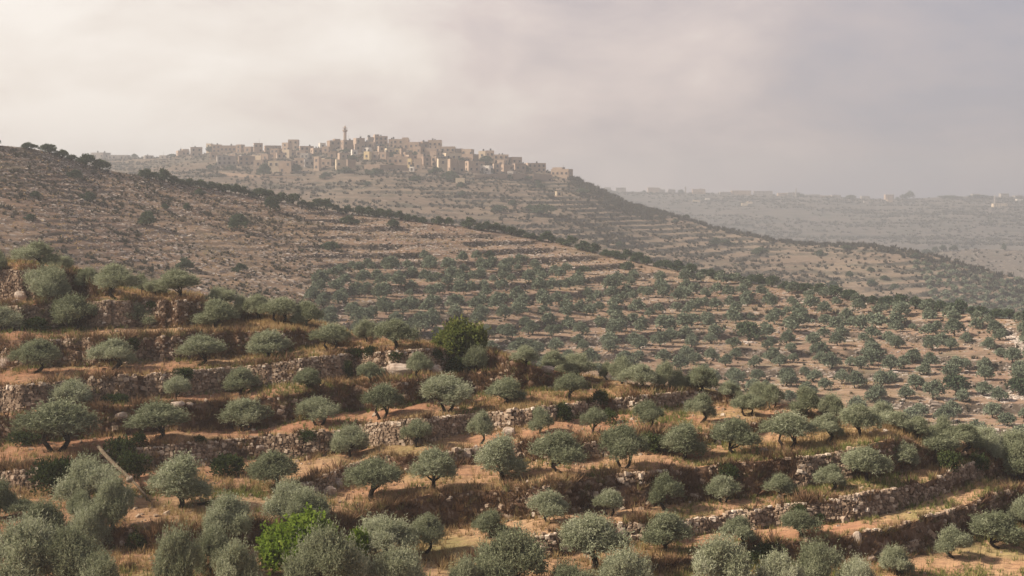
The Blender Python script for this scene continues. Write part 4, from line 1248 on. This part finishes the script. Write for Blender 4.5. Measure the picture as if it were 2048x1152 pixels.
for i, (px, py, w, h, lab) in enumerate([
    (296, 452, 36, 32, 'large dark round shrub alone on the rocky slope, left one'), (476, 460, 46, 34, 'largest dark green shrub in the middle of the rocky slope'), (545, 424, 30, 32, 'dark shrub under the ridge trees right of centre slope'), (150, 358, 28, 20, 'dark shrub near the upper left ridge'),
    (368, 540, 34, 26, 'grey-green shrub on the rocky slope above the dark windswept olive'), (176, 402, 30, 20, 'brownish shrub on the upper left slope'), (400, 390, 22, 14, 'small dark shrub under the ridge by the village'), (478, 545, 30, 20, 'low grey shrub at the foot of the rocky slope'),
    (330, 418, 14, 12, 'tiny round shrub, left of a close pair on the slope'), (373, 420, 14, 14, 'tiny round shrub, right of a close pair on the slope'), (978, 516, 22, 16, 'lone round shrub on the bare striped slope'), (1255, 540, 26, 18, 'dark shrub on the terrace edge near the ridge'), (700, 450, 36, 20, 'dark spreading shrub just under the ridge trees'),
    (1165, 548, 30, 18, 'dark shrub by the pale rock ledge'), (660, 500, 40, 18, 'long dark shrub on the terrace step'), (785, 455, 26, 18, 'round dark shrub below the ridge row'), (70, 395, 24, 14, 'small grey shrub on the far left slope'), (60, 440, 26, 14, 'flat grey shrub on the left slope')]):
    d, z = MID.hit(px, py)
    o = thing('slope_shrub', lab, 'shrub', ((px - CX) / FPX * d, d, z - 0.2), i * 0.9, 'shrubs on the rocky middle slope', (w / FPX * d, w / FPX * d, h / FPX * d / 0.8))
    obj('leaves', RIDGET[i % 6][0], o)

# scrub and stones of the middle hill (nobody could count them)
MT = [tuft(np.random.default_rng(70 + i), 16, 0.75, 0.16, 0.75) for i in range(5)]
mx_ok = ((MPX[:-1] > -80) & (MPX[:-1] < 2140))[:, None] & (np.arange(MD.shape[1] - 1) < NF - 1)[None, :] & (MD[:-1, 1:] > 215)
P, ci, ri = MID.sample(34000, mx_ok, rng)
pxs = P[:, 0] / P[:, 1] * FPX + CX
steep = (MZ[ci, ri + 1] - MZ[ci, ri]) / np.maximum(MD[ci, ri + 1] - MD[ci, ri], 0.01)
gw = np.clip((pxs - 560) / 180, 0, 1)
pn = fbm(P[:, 0] / 22, P[:, 1] / 7, 171) + 0.6 * fbm(P[:, 0] / 6, P[:, 1] / 3, 173)
prob = np.where(gw > 0.5, np.where(steep > 0.45, 0.55 + pn, 0.05 + 0.12 * np.clip(pn, 0, 1)), np.clip(0.42 + 2.1 * pn, 0.04, 0.95))
keep = rng.random(len(P)) < prob
P, gw = P[keep], gw[keep]
tint = np.clip(0.40 + rng.normal(0, 0.22, len(P)), 0, 1)
tuft_scatter('slope_scrub', P, rng.uniform(0.3, 0.85, len(P)) * np.where(rng.random(len(P)) < 0.08, 1.9, 1.0), tint, M_FARSCRUB, MT, rng)
DT = [tuft(np.random.default_rng(75 + i), 7, 0.30, 0.07, 0.42) for i in range(5)]
P, ci, ri = MID.sample(23000, mx_ok, rng)
pn = fbm(P[:, 0] / 9, P[:, 1] / 5, 175) + 0.6 * fbm(P[:, 0] / 2.5, P[:, 1] / 2.5, 176)
P = P[rng.random(len(P)) < np.clip(0.35 + 1.6 * pn, 0.02, 1)]
tuft_scatter('slope_grass', P, rng.uniform(0.6, 1.4, len(P)), np.clip(rng.normal(0.28, 0.2, len(P)), 0, 0.85), M_GRASS, DT, rng)
P, ci, ri = MID.sample(42000, mx_ok, rng)
pxs = P[:, 0] / P[:, 1] * FPX + CX
steep = (MZ[ci, ri + 1] - MZ[ci, ri]) / np.maximum(MD[ci, ri + 1] - MD[ci, ri], 0.01)
pn = fbm(P[:, 0] / 18, P[:, 1] / 12, 181) + 0.6 * fbm(P[:, 0] / 4, P[:, 1] / 3, 183)
rocky = np.clip((1250 - pxs) / 500, 0, 1) * 0.0 + np.where(pxs < 700, 0.62, np.where((pxs < 1240) & (P[:, 2] > -16), 0.55, 0.12))
keep = rng.random(len(P)) < np.clip(rocky + 1.6 * pn * (rocky > 0.1) + np.where(steep > 0.5, 0.55, 0), 0, 0.95)
P = P[keep]
sz = rng.uniform(0.15, 0.42, len(P)) * np.where(rng.random(len(P)) < 0.07, 1.9, 1.0)
V, F, nv = place_many(SP, BOXF, P + np.array((0, 0, 0.03)), np.stack([sz * rng.uniform(1.2, 3.0, len(P)), sz, sz * 0.6], 1), rng.normal(0, 0.35, len(P)), rng, 0.18)
tag(obj('slope_stones', mesh_np('slope_stones', V, F, M_ROCKS, np.repeat(np.clip(rng.normal(0.42, 0.24, len(P)), 0, 1), nv))), kind='stuff')
print('mid stones', len(P))
# the pale eroded path at the right edge of the grove
P = []
for q in range(420):
    t = rng.random()
    px_ = np.interp(t, [0, 0.3, 0.6, 1.0], [1995, 2020, 2042, 2075]) + rng.normal(0, 7)
    py_ = np.interp(t, [0, 0.3, 0.6, 1.0], [655, 672, 690, 720]) + rng.normal(0, 3)
    P.append(MID.point(px_, py_))
for q in range(240):
    t = rng.random()
    P.append(MID.point(1960 + 110 * t + rng.normal(0, 4), 800 - 30 * abs(t - 0.5) + rng.normal(0, 4)))
P = np.array(P); sz = rng.uniform(0.2, 0.65, len(P))
V, F, nv = place_many(SP, BOXF, P, np.stack([sz * 1.6, sz * 1.2, sz * 0.45], 1), rng.uniform(0, 6.28, len(P)), rng, 0.15)
tag(obj('path_rubble', mesh_np('path_rubble', V, F, M_ROCKS, np.repeat(rng.uniform(0.4, 0.9, len(P)), nv))), kind='stuff')

# ------------------------------------------------------------------ village hill: scrub, trees, houses
rng = np.random.default_rng(91)
VT = [tuft(np.random.default_rng(80 + i), 14, 1.5, 0.45, 1.5) for i in range(5)]
vx_ok = ((VPX[:-1] > 60) & (VPX[:-1] < 2140))[:, None] & (np.arange(VD.shape[1] - 1) < NV - 1)[None, :] & (VD[:-1, 1:] > 520)
P, ci, ri = VIL.sample(26000, vx_ok, rng)
pxs = P[:, 0] / P[:, 1] * FPX + CX
steep = (VZ[ci, ri + 1] - VZ[ci, ri]) / np.maximum(VD[ci, ri + 1] - VD[ci, ri], 0.01)
pn = fbm(P[:, 0] / 40, P[:, 1] / 30, 191) + 0.6 * fbm(P[:, 0] / 10, P[:, 1] / 10, 193)
prob = np.clip(0.30 + 1.9 * pn + np.where(steep > 0.3, 0.5, 0) + np.where(pxs > 1400, 0.08, 0), 0.03, 0.97)
keep = rng.random(len(P)) < prob
P = P[keep]
tuft_scatter('hill_scrub', P, rng.uniform(0.5, 1.25, len(P)), np.clip(rng.normal(0.3, 0.2, len(P)), 0, 1), M_FARSCRUB, VT, rng)
# the dark thicket on the right shoulder of the village hill and the hedge line of the spur
P = []
for q in range(520):
    px_ = rng.uniform(1135, 1330)
    top = np.interp(px_, VR[:, 0], VR[:, 1])
    P.append(VIL.point(px_, top + abs(rng.normal(0, 1)) * np.interp(px_, [1135, 1200, 1330], [10, 18, 7])))
for q in range(520):
    px_ = rng.uniform(1330, 2060)
    top = np.interp(px_, VR[:, 0], VR[:, 1])
    P.append(VIL.point(px_, top + abs(rng.normal(0, 1)) * np.interp(px_, [1330, 1750, 1830, 2060], [2.5, 3, 14, 24])))
P = np.array(P)
tuft_scatter('hill_thicket', P, rng.uniform(0.9, 1.9, len(P)), np.clip(rng.normal(0.05, 0.1, len(P)), 0, 1), M_FARSCRUB, VT, rng)
P, ci, ri = VIL.sample(9000, vx_ok, rng)
pn = fbm(P[:, 0] / 30, P[:, 1] / 24, 195)
P = P[rng.random(len(P)) < np.clip(0.35 + 1.6 * pn, 0, 1)]
sz = rng.uniform(0.25, 0.75, len(P))
V, F, nv = place_many(SP, BOXF, P, np.stack([sz * 1.7, sz, sz * 0.6], 1), rng.uniform(0, 6.28, len(P)), rng, 0.2)
tag(obj('hill_stones', mesh_np('hill_stones', V, F, M_ROCKS, np.repeat(np.clip(rng.normal(0.4, 0.2, len(P)), 0, 1), nv))), kind='stuff')


def vil_tree(px, py, w, h, lab, i, group):
    d, z = VIL.hit(px, py)
    g = RIDGET[i % 6]
    tree_thing('hillside_tree', lab, 'tree', group, ((px - CX) / FPX * d, d, z - 0.3), w / FPX * d, h / FPX * d, i * 0.8, g[0], g[1])


for i, (px, py, w, h, lab) in enumerate([
    (972, 327, 30, 15, 'large dark tree between houses in the right half of the village'), (528, 352, 30, 26, 'dark tree below the small cream house of the lower village'), (420, 306, 16, 14, 'dark tree beside the pale narrow house'), (590, 345, 26, 18, 'dark tree under the lower houses left of the minaret'),
    (690, 347, 30, 14, 'dark tree below the cream house with rows of windows'), (750, 350, 34, 14, 'broad dark bushy tree on the bank below the village'), (785, 336, 18, 10, 'small dark tree at the retaining wall'), (870, 350, 30, 16, 'dark tree left of the tall cream house foot'), (900, 362, 34, 20, 'dark dense tree below the tall cream house'),
    (922, 375, 18, 12, 'small tree above the lone hillside hut'), (735, 372, 16, 10, 'lone small tree on the slope below the minaret'), (924, 393, 14, 12, 'lone round tree on the bare slope below the village'), (1025, 413, 18, 14, 'round tree on the terraced slope under the village'), (1000, 425, 40, 16, 'wide dark tree clump low on the village slope'),
    (1085, 432, 50, 22, 'widest dark tree clump low on the village slope'), (1165, 388, 26, 12, 'dark tree right of the lone slope hut'), (1060, 420, 22, 12, 'small dark tree between the two clumps'), (1240, 495, 18, 14, 'round tree on the rocky flank above the ridge row'), (1430, 490, 22, 16, 'dark round tree beside the eroded gullies, left'),
    (1455, 492, 30, 14, 'dark wide tree beside the eroded gullies, right'), (1520, 512, 32, 18, 'dark tree below the eroded gullies'), (1700, 555, 16, 14, 'dark round tree on the terraced spur, left'), (1742, 543, 16, 10, 'dark round tree on the terraced spur, right'), (1745, 572, 22, 14, 'dark tree at the foot of the terraced spur'),
    (1788, 580, 18, 14, 'round tree right of the one at the spur foot'), (1640, 512, 24, 12, 'dark tree above the top spur terraces'), (1694, 500, 24, 10, 'wide tree near the spur skyline'), (1372, 436, 18, 10, 'dark round tree on the descending spur skyline'), (1350, 446, 16, 9, 'small dark tree on the descending spur skyline'),
    (1665, 575, 26, 14, 'hazy dark tree just above the ridge row'), (1770, 560, 20, 10, 'low dark tree on the spur terraces'), (650, 358, 24, 14, 'dark tree on the bank left of the cream house with rows of windows'), (345, 312, 20, 7, 'dark hedge tree at the left end of the village'), (268, 316, 14, 9, 'small tree among the far left hill buildings'),
    (1830, 517, 20, 12, 'dark tree on the spur end'), (830, 362, 26, 11, 'tree on the bank below the yellow house')]):
    vil_tree(px, py, w, h, lab, i, 'trees on the village hill')

rng = np.random.default_rng(97)
bx = sorted(rng.uniform(415, 1090, 40))
for j, px in enumerate(bx):
    g_ = float(np.interp(px, VR[:, 0], VR[:, 1]))
    vil_tree(px, g_ + rng.uniform(8, 40), rng.uniform(10, 22), rng.uniform(7, 13), f'small dark tree squeezed between the village houses, {ORD[j] if j < 39 else "last"} from left', j, 'small trees between the village houses')

WIN = None
wm = MB()
wm.box((0, -0.06, 0), (1.95, 0.16, 2.2), mi=0)
wm.box((0, -0.13, 0), (1.6, 0.10, 1.85), mi=1)
WIN = {k: wm.build('window', [M_WALL[k], M_GLASS]) for k in M_WALL}
tk = MB(); tk.tube([(0, 0, 0.5), (0, 0, 1.75), (0, 0, 1.95)], [0.62, 0.62, 0.25], 10)
for a in (-0.45, 0.45):
    for b in (-0.45, 0.45):
        tk.box((a, b, 0.25), (0.08, 0.08, 0.52))
TANK = tk.build('roof_tank', M_TANK)
mm = MB(); mm.tube([(0, 0, 0), (0, 0, 4.2)], [0.09, 0.05], 5); mm.box((0, 0, 3.9), (1.1, 0.06, 0.06)); mm.box((0, 0, 3.4), (0.7, 0.06, 0.06))
MAST = mm.build('mast', M_METAL)
dm = MB(); dm.box((0, -0.05, 1.05), (1.1, 0.14, 2.1))
DOOR = dm.build('door', M_GLASS)


def house(px0, px1, ytop, ybase, colour, label, group, hill=VIL, yaw=None, windows=True, i=0, seed=0, name='stone_house', ext=True):
    rng = np.random.default_rng(seed)
    px = (px0 + px1) / 2
    d, z = hill.hit(px, ybase)
    wtot = (px1 - px0) / FPX * d
    H = max(2.8, (ybase - ytop) / FPX * d)
    ztop = -(ytop - HY) / FPX * d
    H = max(2.6, ztop - z - 0.64)
    if yaw is None:
        yaw = rng.choice([-0.5, -0.3, 0.0, 0.25, 0.45])
    ratio = rng.uniform(0.7, 1.0)
    w = wtot / (math.cos(yaw) + ratio * abs(math.sin(yaw)))
    dp = w * ratio if w < 16 else 11.0
    o = thing(name, label, 'house', ((px - CX) / FPX * d, d + dp / 2, z), yaw, group)
    b = MB()
    b.box((0, 0, H / 2 - 1.5), (w, dp, H + 3.0))
    pw = 0.28
    for s in (-1, 1):           # parapet, standing proud of the wall below
        b.box((0, s * (dp / 2 - pw / 2 + 0.03), H + 0.32), (w + 0.06, pw, 0.64))
        b.box((s * (w / 2 - pw / 2 + 0.03), 0, H + 0.32), (pw, dp - 2 * pw + 0.05, 0.64))
    if ext and w > 9 and rng.random() < 0.22:      # stepped upper block
        uw = w * rng.uniform(0.35, 0.55)
        b.box((rng.choice((-1, 1)) * (w - uw) / 2 * 0.9, dp * 0.08, H + 1.0), (uw, dp * 0.7, 2.0))
    obj('wall', b.build('house_wall', M_WALL[colour]), o)
    r = MB(); r.box((0, 0, H + 0.06), (w - 2 * pw - 0.1, dp - 2 * pw - 0.1, 0.12))
    obj('roof', r.build('house_roof', M_ROOF), o)
    if windows:
        nst = max(1, int(H / 3.1)); ncol = max(1, min(5, int(w / 3.4)))
        side = -1 if yaw > 0 else 1
        for s in range(nst):
            zc = (s + 0.55) * H / nst
            for c in range(ncol):
                if rng.random() < 0.18: continue
                q = obj('window', WIN[colour], o)
                q.location = ((c + 0.5) * w / ncol - w / 2, -dp / 2, zc)
            if abs(yaw) > 0.2 and dp > 5 and rng.random() < 0.7:
                q = obj('window', WIN[colour], o)
                q.location = (side * -w / 2 if yaw < 0 else side * -w / 2, rng.uniform(-0.2, 0.2) * dp, zc)
                q.location = ((w / 2 if yaw < 0 else -w / 2) * 1.0, rng.uniform(-0.2, 0.2) * dp, zc)
                q.rotation_euler = (0, 0, math.pi / 2 if yaw < 0 else -math.pi / 2)
        if rng.random() < 0.6:
            for k in range(int(rng.integers(1, 3))):
                q = obj('roof_tank', TANK, o)
                q.location = (rng.uniform(-0.35, 0.35) * w, rng.uniform(-0.3, 0.3) * dp, H + 0.12)
                q.scale = (rng.uniform(0.8, 1.2),) * 3
        if rng.random() < 0.22:
            q = obj('mast', MAST, o); q.location = (rng.uniform(-0.3, 0.3) * w, 0, H + 0.1)
    return o


HS = [  # left, right, top, foot, colour, own wording
 (350,378,301,312,'tan',0),(377,404,294,314,'tan',0),(412,425,287,301,'cream','pale lit narrow house at the left end of the village skyline'),(424,441,289,306,'brown',0),(440,472,291,306,'brown',0),(471,488,289,305,'brown',0),(487,506,293,306,'brown',0),(505,525,286,306,'tan',0),(524,562,291,305,'brown',0),
 (563,582,285,303,'tan',0),(576,596,279,300,'tan','tall tan house rising above the skyline left of the minaret'),(595,627,292,309,'tan','broad house with two rows of windows on the left skyline'),(540,562,297,316,'brown',0),(564,582,299,316,'cream',0),(428,472,311,331,'grey',0),(472,509,312,331,'brown',0),(507,525,320,335,'tan','square tan house in the lower left village'),
 (536,558,322,345,'cream','narrow cream house with a lit face in the lower left village'),(557,588,322,346,'brown',0),(588,608,316,331,'tan',0),(606,629,319,333,'grey',0),(627,642,313,341,'tan',0),(641,667,318,334,'brown',0),(636,651,286,297,'white','small white house just left of the minaret'),(619,645,296,308,'tan',0),(644,661,293,308,'brown',0),
 (652,682,281,300,'brown',0),(680,706,280,303,'brown',0),(705,729,276,300,'tan',0),(733,749,274,289,'grey',0),(744,775,272,290,'tan','high tan block at the very top of the village right of the minaret'),(732,748,284,298,'tan',0),(777,790,278,292,'brown',0),(785,817,278,298,'tan',0),(817,842,284,300,'brown',0),(839,858,283,300,'brown',0),(856,883,280,296,'tan','boxy tan house topping the right half of the village skyline'),
 (701,715,299,312,'white','small white house below the minaret'),(707,723,288,304,'tan',0),(723,743,295,304,'white','pale greenish-white flat house in the upper middle of the village'),(727,744,303,321,'yellow','yellowish two-storey house in the middle of the village'),(743,756,303,322,'tan',0),(754,769,292,312,'tan',0),
 (787,800,297,306,'yellow','small plain yellow house below the right skyline'),(799,812,297,310,'brown',0),(825,850,293,309,'brown',0),(849,881,296,312,'tan',0),(669,693,319,338,'cream','cream house with rows of dark windows in the lower middle village'),(692,711,319,338,'brown',0),(774,797,314,329,'brown',0),(795,817,313,330,'tan',0),
 (815,824,317,336,'yellow','narrow tall yellow house with stacked windows'),(828,843,317,338,'tan',0),(842,862,313,333,'brown',0),(861,876,313,333,'tan',0),(873,895,317,345,'cream','tall lit cream house at the lower right of the village'),(819,829,335,343,'white','tiny white hut at the foot of the narrow yellow house'),
 (880,910,293,306,'tan',0),(885,923,306,322,'cream','wide pale house with a row of dark windows on the right slope'),(909,926,297,309,'brown',0),(922,948,298,312,'tan',0),(921,957,308,324,'brown',0),(894,916,318,345,'tan',0),(915,930,321,346,'brown',0),(928,959,322,344,'tan',0),(957,974,302,319,'cream',0),(971,988,301,316,'tan',0),(987,1017,309,328,'tan','two-storey tan house on the right skyline'),
 (1016,1044,314,331,'tan','tan house near the right end of the village skyline'),(951,986,331,347,'white','whitish house at the lower right of the village'),(985,1002,327,345,'tan',0),(1000,1028,329,346,'tan',0),(1025,1052,327,344,'brown',0),(1049,1092,326,344,'tan',0),(1102,1147,338,355,'tan','detached house with a wide flat roof at the right end of the hill'),
 (911,929,356,368,'cream','little pale cream hut on the slope below the village'),(1111,1124,384,392,'cream','tiny lone cream hut on the right slope below the village'),(655,672,304,318,'brown',0),(684,700,306,318,'tan',0),(760,778,304,318,'brown',0),(806,824,304,316,'brown',0),(600,622,306,318,'grey',0),(860,880,302,314,'brown',0),
]
frng = np.random.default_rng(98)
for q in range(30):
    c_ = 425 + q * 22 + frng.uniform(-6, 6); w_ = frng.uniform(16, 30); g_ = float(np.interp(c_, VR[:, 0], VR[:, 1])); f_ = g_ + frng.uniform(13, 34)
    HS.append((c_ - w_ / 2, c_ + w_ / 2, f_ - frng.uniform(9, 14), f_, ('tan', 'brown', 'tan', 'grey', 'cream', 'brown')[q % 6], 0))
tiers = {'skyline': [], 'middle': [], 'lower': []}
for h in HS:
    mid = (h[0] + h[1]) / 2
    g = float(np.interp(mid, VR[:, 0], VR[:, 1]))
    tiers['skyline' if h[3] < g + 16 else ('middle' if h[3] < g + 31 else 'lower')].append(h)
CW = {'tan': 'tan stone', 'brown': 'dull brown', 'cream': 'cream', 'white': 'whitish', 'yellow': 'yellowish', 'grey': 'greyish'}
hseed = 1000
for tname, hs in tiers.items():
    for j, h in enumerate(sorted(hs, key=lambda h: h[0])):
        hseed += 1
        size = 'wide' if h[1] - h[0] > 26 else ('narrow' if h[1] - h[0] < 16 else 'square')
        place = {'skyline': 'on the village skyline', 'middle': 'in the middle tier of the village', 'lower': 'in the lowest tier of the village'}[tname]
        lab = h[5] if h[5] else f"{size} {CW[h[4]]} flat-roofed house {place}, {ORD[j]} from its left"
        hill_ = VIL
        house(h[0], h[1], h[2], h[3], h[4], lab, 'flat-roofed houses of the hilltop village', seed=hseed, ext=(tname == 'skyline'))

# buildings further left along the same hill
for j, (a, b, t, f, lab) in enumerate([(161, 181, 309, 318, 'low hazy block at the far left of the village hill'), (180, 215, 305, 318, 'long hazy three-storey building at the far left'), (216, 255, 310, 319, 'low flat hazy building right of the long one'), (284, 306, 311, 318, 'small hazy house between far left trees'), (318, 336, 311, 318, 'tiny hazy house left of the first village houses')]):
    house(a, b, t, f, 'grey', lab, 'hazy buildings left of the village', seed=3000 + j, ext=False)

# retaining walls below the houses
def hill_wall(label, pts, m, th=1.0):
    P = []
    for (px, t, f) in pts:
        d, z = VIL.hit(px, f)
        P.append(((px - CX) / FPX * d, d, z - 1.5, -(t - HY) / FPX * d))
    b = MB(); V = []
    for (x, y, z0_, z1_) in P:
        V += [(x, y, z0_), (x, y, z1_), (x, y + th, z1_), (x, y + th, z0_)]
    F = []
    for i in range(len(P) - 1):
        k = 4 * i
        F += [(k, k + 4, k + 5, k + 1), (k + 1, k + 5, k + 6, k + 2), (k + 2, k + 6, k + 7, k + 3)]
    n = 4 * (len(P) - 1)
    F += [(0, 1, 2, 3), (n, n + 3, n + 2, n + 1)]
    b.quads(V, F)
    o = obj('retaining_wall', b.build('retaining_wall', m))
    tag(o, label, 'wall', 'retaining walls under the village')


hill_wall('long pinkish retaining wall under the right end of the village', [(950, 350, 357), (1000, 347, 357), (1060, 348, 358), (1105, 349, 361)], M_WALL['brown'])
hill_wall('brown retaining wall in the centre below the village houses', [(728, 329, 340), (760, 329, 340), (815, 331, 341)], M_WALL['brown'])
hill_wall('low terrace wall on the lower left village slope', [(440, 344, 347), (520, 351, 355), (600, 353, 357)], M_WALL['brown'])

# minaret
d, z = VIL.hit(690, 292)
sc = d / FPX
mo = thing('minaret', 'slender stone minaret with a balcony rising highest above the village', 'minaret', ((690 - CX) * sc, d, z))
zt = (HY - 251) * sc - z            # height of the tip above its foot
b = MB(); b.tube([(0, 0, -2), (0, 0, zt - 13 * sc)], [3.6 * sc, 3.1 * sc], 8); obj('shaft', b.build('minaret_shaft', M_WALL['tan']), mo)
b = MB(); b.tube([(0, 0, zt - 13.4 * sc), (0, 0, zt - 11.2 * sc), (0, 0, zt - 8.6 * sc)], [3.3 * sc, 5.2 * sc, 5.4 * sc], 8); obj('balcony', b.build('minaret_balcony', M_WALL['tan']), mo)
b = MB(); b.tube([(0, 0, zt - 8.7 * sc), (0, 0, zt - 5.2 * sc)], [2.2 * sc, 2.2 * sc], 8); obj('lantern', b.build('minaret_lantern', M_WALL['brown']), mo)
b = MB(); b.tube([(0, 0, zt - 5.6 * sc), (0, 0, zt - 4.6 * sc)], [5.9 * sc, 5.7 * sc], 8); obj('canopy_slab', b.build('minaret_canopy', M_WALL['tan']), mo)
b = MB(); b.tube([(0, 0, zt - 4.7 * sc), (0, 0, zt - 2.6 * sc), (0, 0, zt - 1.0 * sc), (0, 0, zt + 0.4 * sc)], [1.9 * sc, 1.8 * sc, 1.2 * sc, 0.2 * sc], 8); obj('cap', b.build('minaret_cap', M_WALL['tan']), mo)

# ------------------------------------------------------------------ far ridge
rng = np.random.default_rng(121)
FT = [tuft(np.random.default_rng(90 + i), 7, 2.2, 1.3, 3.4) for i in range(4)]
fx_ok = ((FPXS[:-1] > 1050) & (FPXS[:-1] < 2140))[:, None] & (np.arange(FD.shape[1] - 1) < 108)[None, :]
P, ci, ri = FAR.sample(19000, fx_ok, rng)
pn = fbm(P[:, 0] / 160, P[:, 1] / 60, 201) + 0.6 * fbm(P[:, 0] / 60, P[:, 1] / 18, 203)
P = P[rng.random(len(P)) < np.clip(0.3 + 1.9 * pn, 0.02, 0.95)]
tuft_scatter('ridge_scrub', P, rng.uniform(0.6, 1.6, len(P)), np.clip(rng.normal(0.15, 0.15, len(P)), 0, 1), M_FARSCRUB, FT, rng)
P, ci, ri = KNOLL.sample(2600, np.ones((len(KPX) - 1, KD.shape[1] - 1)), rng)
tuft_scatter('knoll_scrub', P, rng.uniform(0.6, 1.6, len(P)), np.clip(rng.normal(0.3, 0.2, len(P)), 0, 1), M_FARSCRUB, VT, rng)
P, ci, ri = KNOLL.sample(3600, np.ones((len(KPX) - 1, KD.shape[1] - 1)), rng)
sz = rng.uniform(0.5, 1.6, len(P))
V, F, nv = place_many(SP, BOXF, P, np.stack([sz * 1.7, sz, sz * 0.6], 1), rng.uniform(0, 6.28, len(P)), rng, 0.2)
tag(obj('knoll_stones', mesh_np('knoll_stones', V, F, M_ROCKS, np.repeat(np.clip(rng.normal(0.3, 0.2, len(P)), 0, 1), nv))), kind='stuff')
for i, (px, w, h) in enumerate([(1852, 24, 14), (1871, 14, 13), (1887, 14, 14), (1908, 18, 12), (2008, 10, 14)]):
    py = float(np.interp(px, KR[:, 0], KR[:, 1])) + 1
    d, z = KNOLL.hit(px, py)
    g = RIDGET[i % 6]
    tree_thing('knoll_tree', ['leftmost wide hazy tree on the rocky knoll', 'first of the two lollipop trees on the knoll', 'second of the two lollipop trees on the knoll', 'low bushy tree right of the lollipop trees', 'lone slim tree at the right of the knoll'][i], 'tree', 'trees on the rocky knoll',
               ((px - CX) / FPX * d, d, z - 0.3), w / FPX * d, h / FPX * d, i, g[0], g[1])
FH = [(1210, 1222, 375, 'grey'), (1232, 1252, 375, 'grey'), (1296, 1320, 375, 'tan'), (1318, 1330, 379, 'grey'), (1336, 1351, 379, 'grey'), (1385, 1411, 378, 'tan'), (1440, 1462, 384, 'grey'), (1463, 1502, 381, 'tan'), (1508, 1545, 382, 'grey'), (1556, 1574, 386, 'tan'), (1575, 1600, 385, 'grey'), (1612, 1640, 389, 'grey'), (1642, 1662, 391, 'tan'), (1664, 1682, 390, 'grey'), (1697, 1712, 391, 'grey'), (1723, 1740, 392, 'grey'), (1771, 1788, 389, 'tan'), (1945, 1960, 388, 'grey'), (2002, 2018, 387, 'grey'), (2030, 2046, 391, 'grey')]
for i, (a, b, t, c) in enumerate(FH):
    base = float(np.interp((a + b) / 2, FR[:, 0], FR[:, 1])) + 2
    house(a, b, t, base, c, f"hazy flat-roofed building on the far ridge skyline, {ORD[i]} from its left", 'buildings on the far ridge', hill=FAR, seed=4000 + i, ext=True, name='far_building', yaw=0.0)
for i, (a, b, t, f, c, lab) in enumerate([(1387, 1400, 400, 404, 'cream', 'pale low building on the far slope, left one'), (1411, 1420, 396, 401, 'white', 'tiny pale box house on the far slope'), (1484, 1496, 406, 412, 'cream', 'pale cream house on the far slope, centre'), (1495, 1505, 403, 408, 'cream', 'second cream house touching the centre one on the far slope'),
     (1728, 1738, 402, 407, 'grey', 'small hazy house just below the far skyline'), (1775, 1786, 399, 405, 'tan', 'small tan house below the far skyline block'), (1987, 2015, 407, 415, 'cream', 'long pale building on the far slope at the right'), (2034, 2046, 398, 403, 'white', 'small white house at the right edge of the far ridge')]):
    house(a, b, t, f, c, lab, 'buildings on the far slope', hill=FAR, seed=4100 + i, ext=False, name='far_building', yaw=0.0, windows=(b - a > 20))
for i, (px, top, w, lab) in enumerate([(1371, 372, 3.4, 'pointed hazy minaret on the left part of the far ridge'), (1592, 374, 2.6, 'thin hazy minaret in the middle of the far ridge'), (1990, 389, 4.5, 'stout tower beside the long pale building on the far ridge')]):
    base = float(np.interp(px, FR[:, 0], FR[:, 1])) + (2 if i < 2 else 18)
    d, z = FAR.hit(px, base)
    s_ = d / FPX
    h = (HY - top) * s_ - z
    b = MB(); b.tube([(0, 0, -3), (0, 0, h * 0.78)], [w / 2 * s_, w / 2.3 * s_], 8)
    o = thing('far_minaret', lab, 'minaret', ((px - CX) * s_, d, z))
    obj('shaft', b.build('far_shaft', M_WALL['grey']), o)
    b = MB(); b.tube([(0, 0, h * 0.72), (0, 0, h * 0.76)], [w * 0.8 * s_] * 2, 8); obj('balcony', b.build('far_balcony', M_WALL['grey']), o)
    b = MB(); b.tube([(0, 0, h * 0.78), (0, 0, h * 0.9), (0, 0, h)], [w / 2.4 * s_, w / 3.5 * s_, 0.1], 8); obj('cap', b.build('far_cap', M_WALL['grey']), o)
for i, (px, top) in enumerate([(1226, 372), (1278, 379)]):
    base = float(np.interp(px, FR[:, 0], FR[:, 1])) + 2
    d, z = FAR.hit(px, base)
    o = obj('radio_mast', MAST); o.location = ((px - CX) / FPX * d, d, z); hh = (HY - top) / FPX * d - z
    o.scale = (hh / 5, hh / 5, hh / 4.2)
    tag(o, ['taller thin mast at the left start of the far ridge', 'shorter thin mast on the left of the far ridge'][i], 'mast')
for i, (px, w, h, lab) in enumerate([(1288, 8, 6, 'small tree left of the first big far building'), (1362, 14, 9, 'dark pointed tree beside the hazy left minaret'), (1808, 16, 11, 'left tree of the tall clump on the far ridge'), (1820, 20, 17, 'tallest tree of the clump on the far ridge'), (1795, 9, 6, 'small tree left of the tall clump on the far ridge'),
                                    (1604, 16, 7, 'dark tree right of the thin far minaret'), (1700, 22, 8, 'broad hazy tree on the far skyline'), (1900, 46, 5, 'long low tree belt on the far ridge'), (1960, 50, 6, 'long dark tree belt at the right of the far ridge')]):
    base = float(np.interp(px, FR[:, 0], FR[:, 1])) + 2
    d, z = FAR.hit(px, base)
    g = RIDGET[i % 6]
    o = thing('far_tree', lab, 'tree', ((px - CX) / FPX * d, d, z - 0.6), i * 1.1, 'trees on the far ridge', (w / FPX * d, w / FPX * d, h / FPX * d / 0.8))
    obj('crown', g[0], o)
print('objects', len(SC.objects), 'tris', sum(len(m.polygons) * 2 for m in bpy.data.meshes))
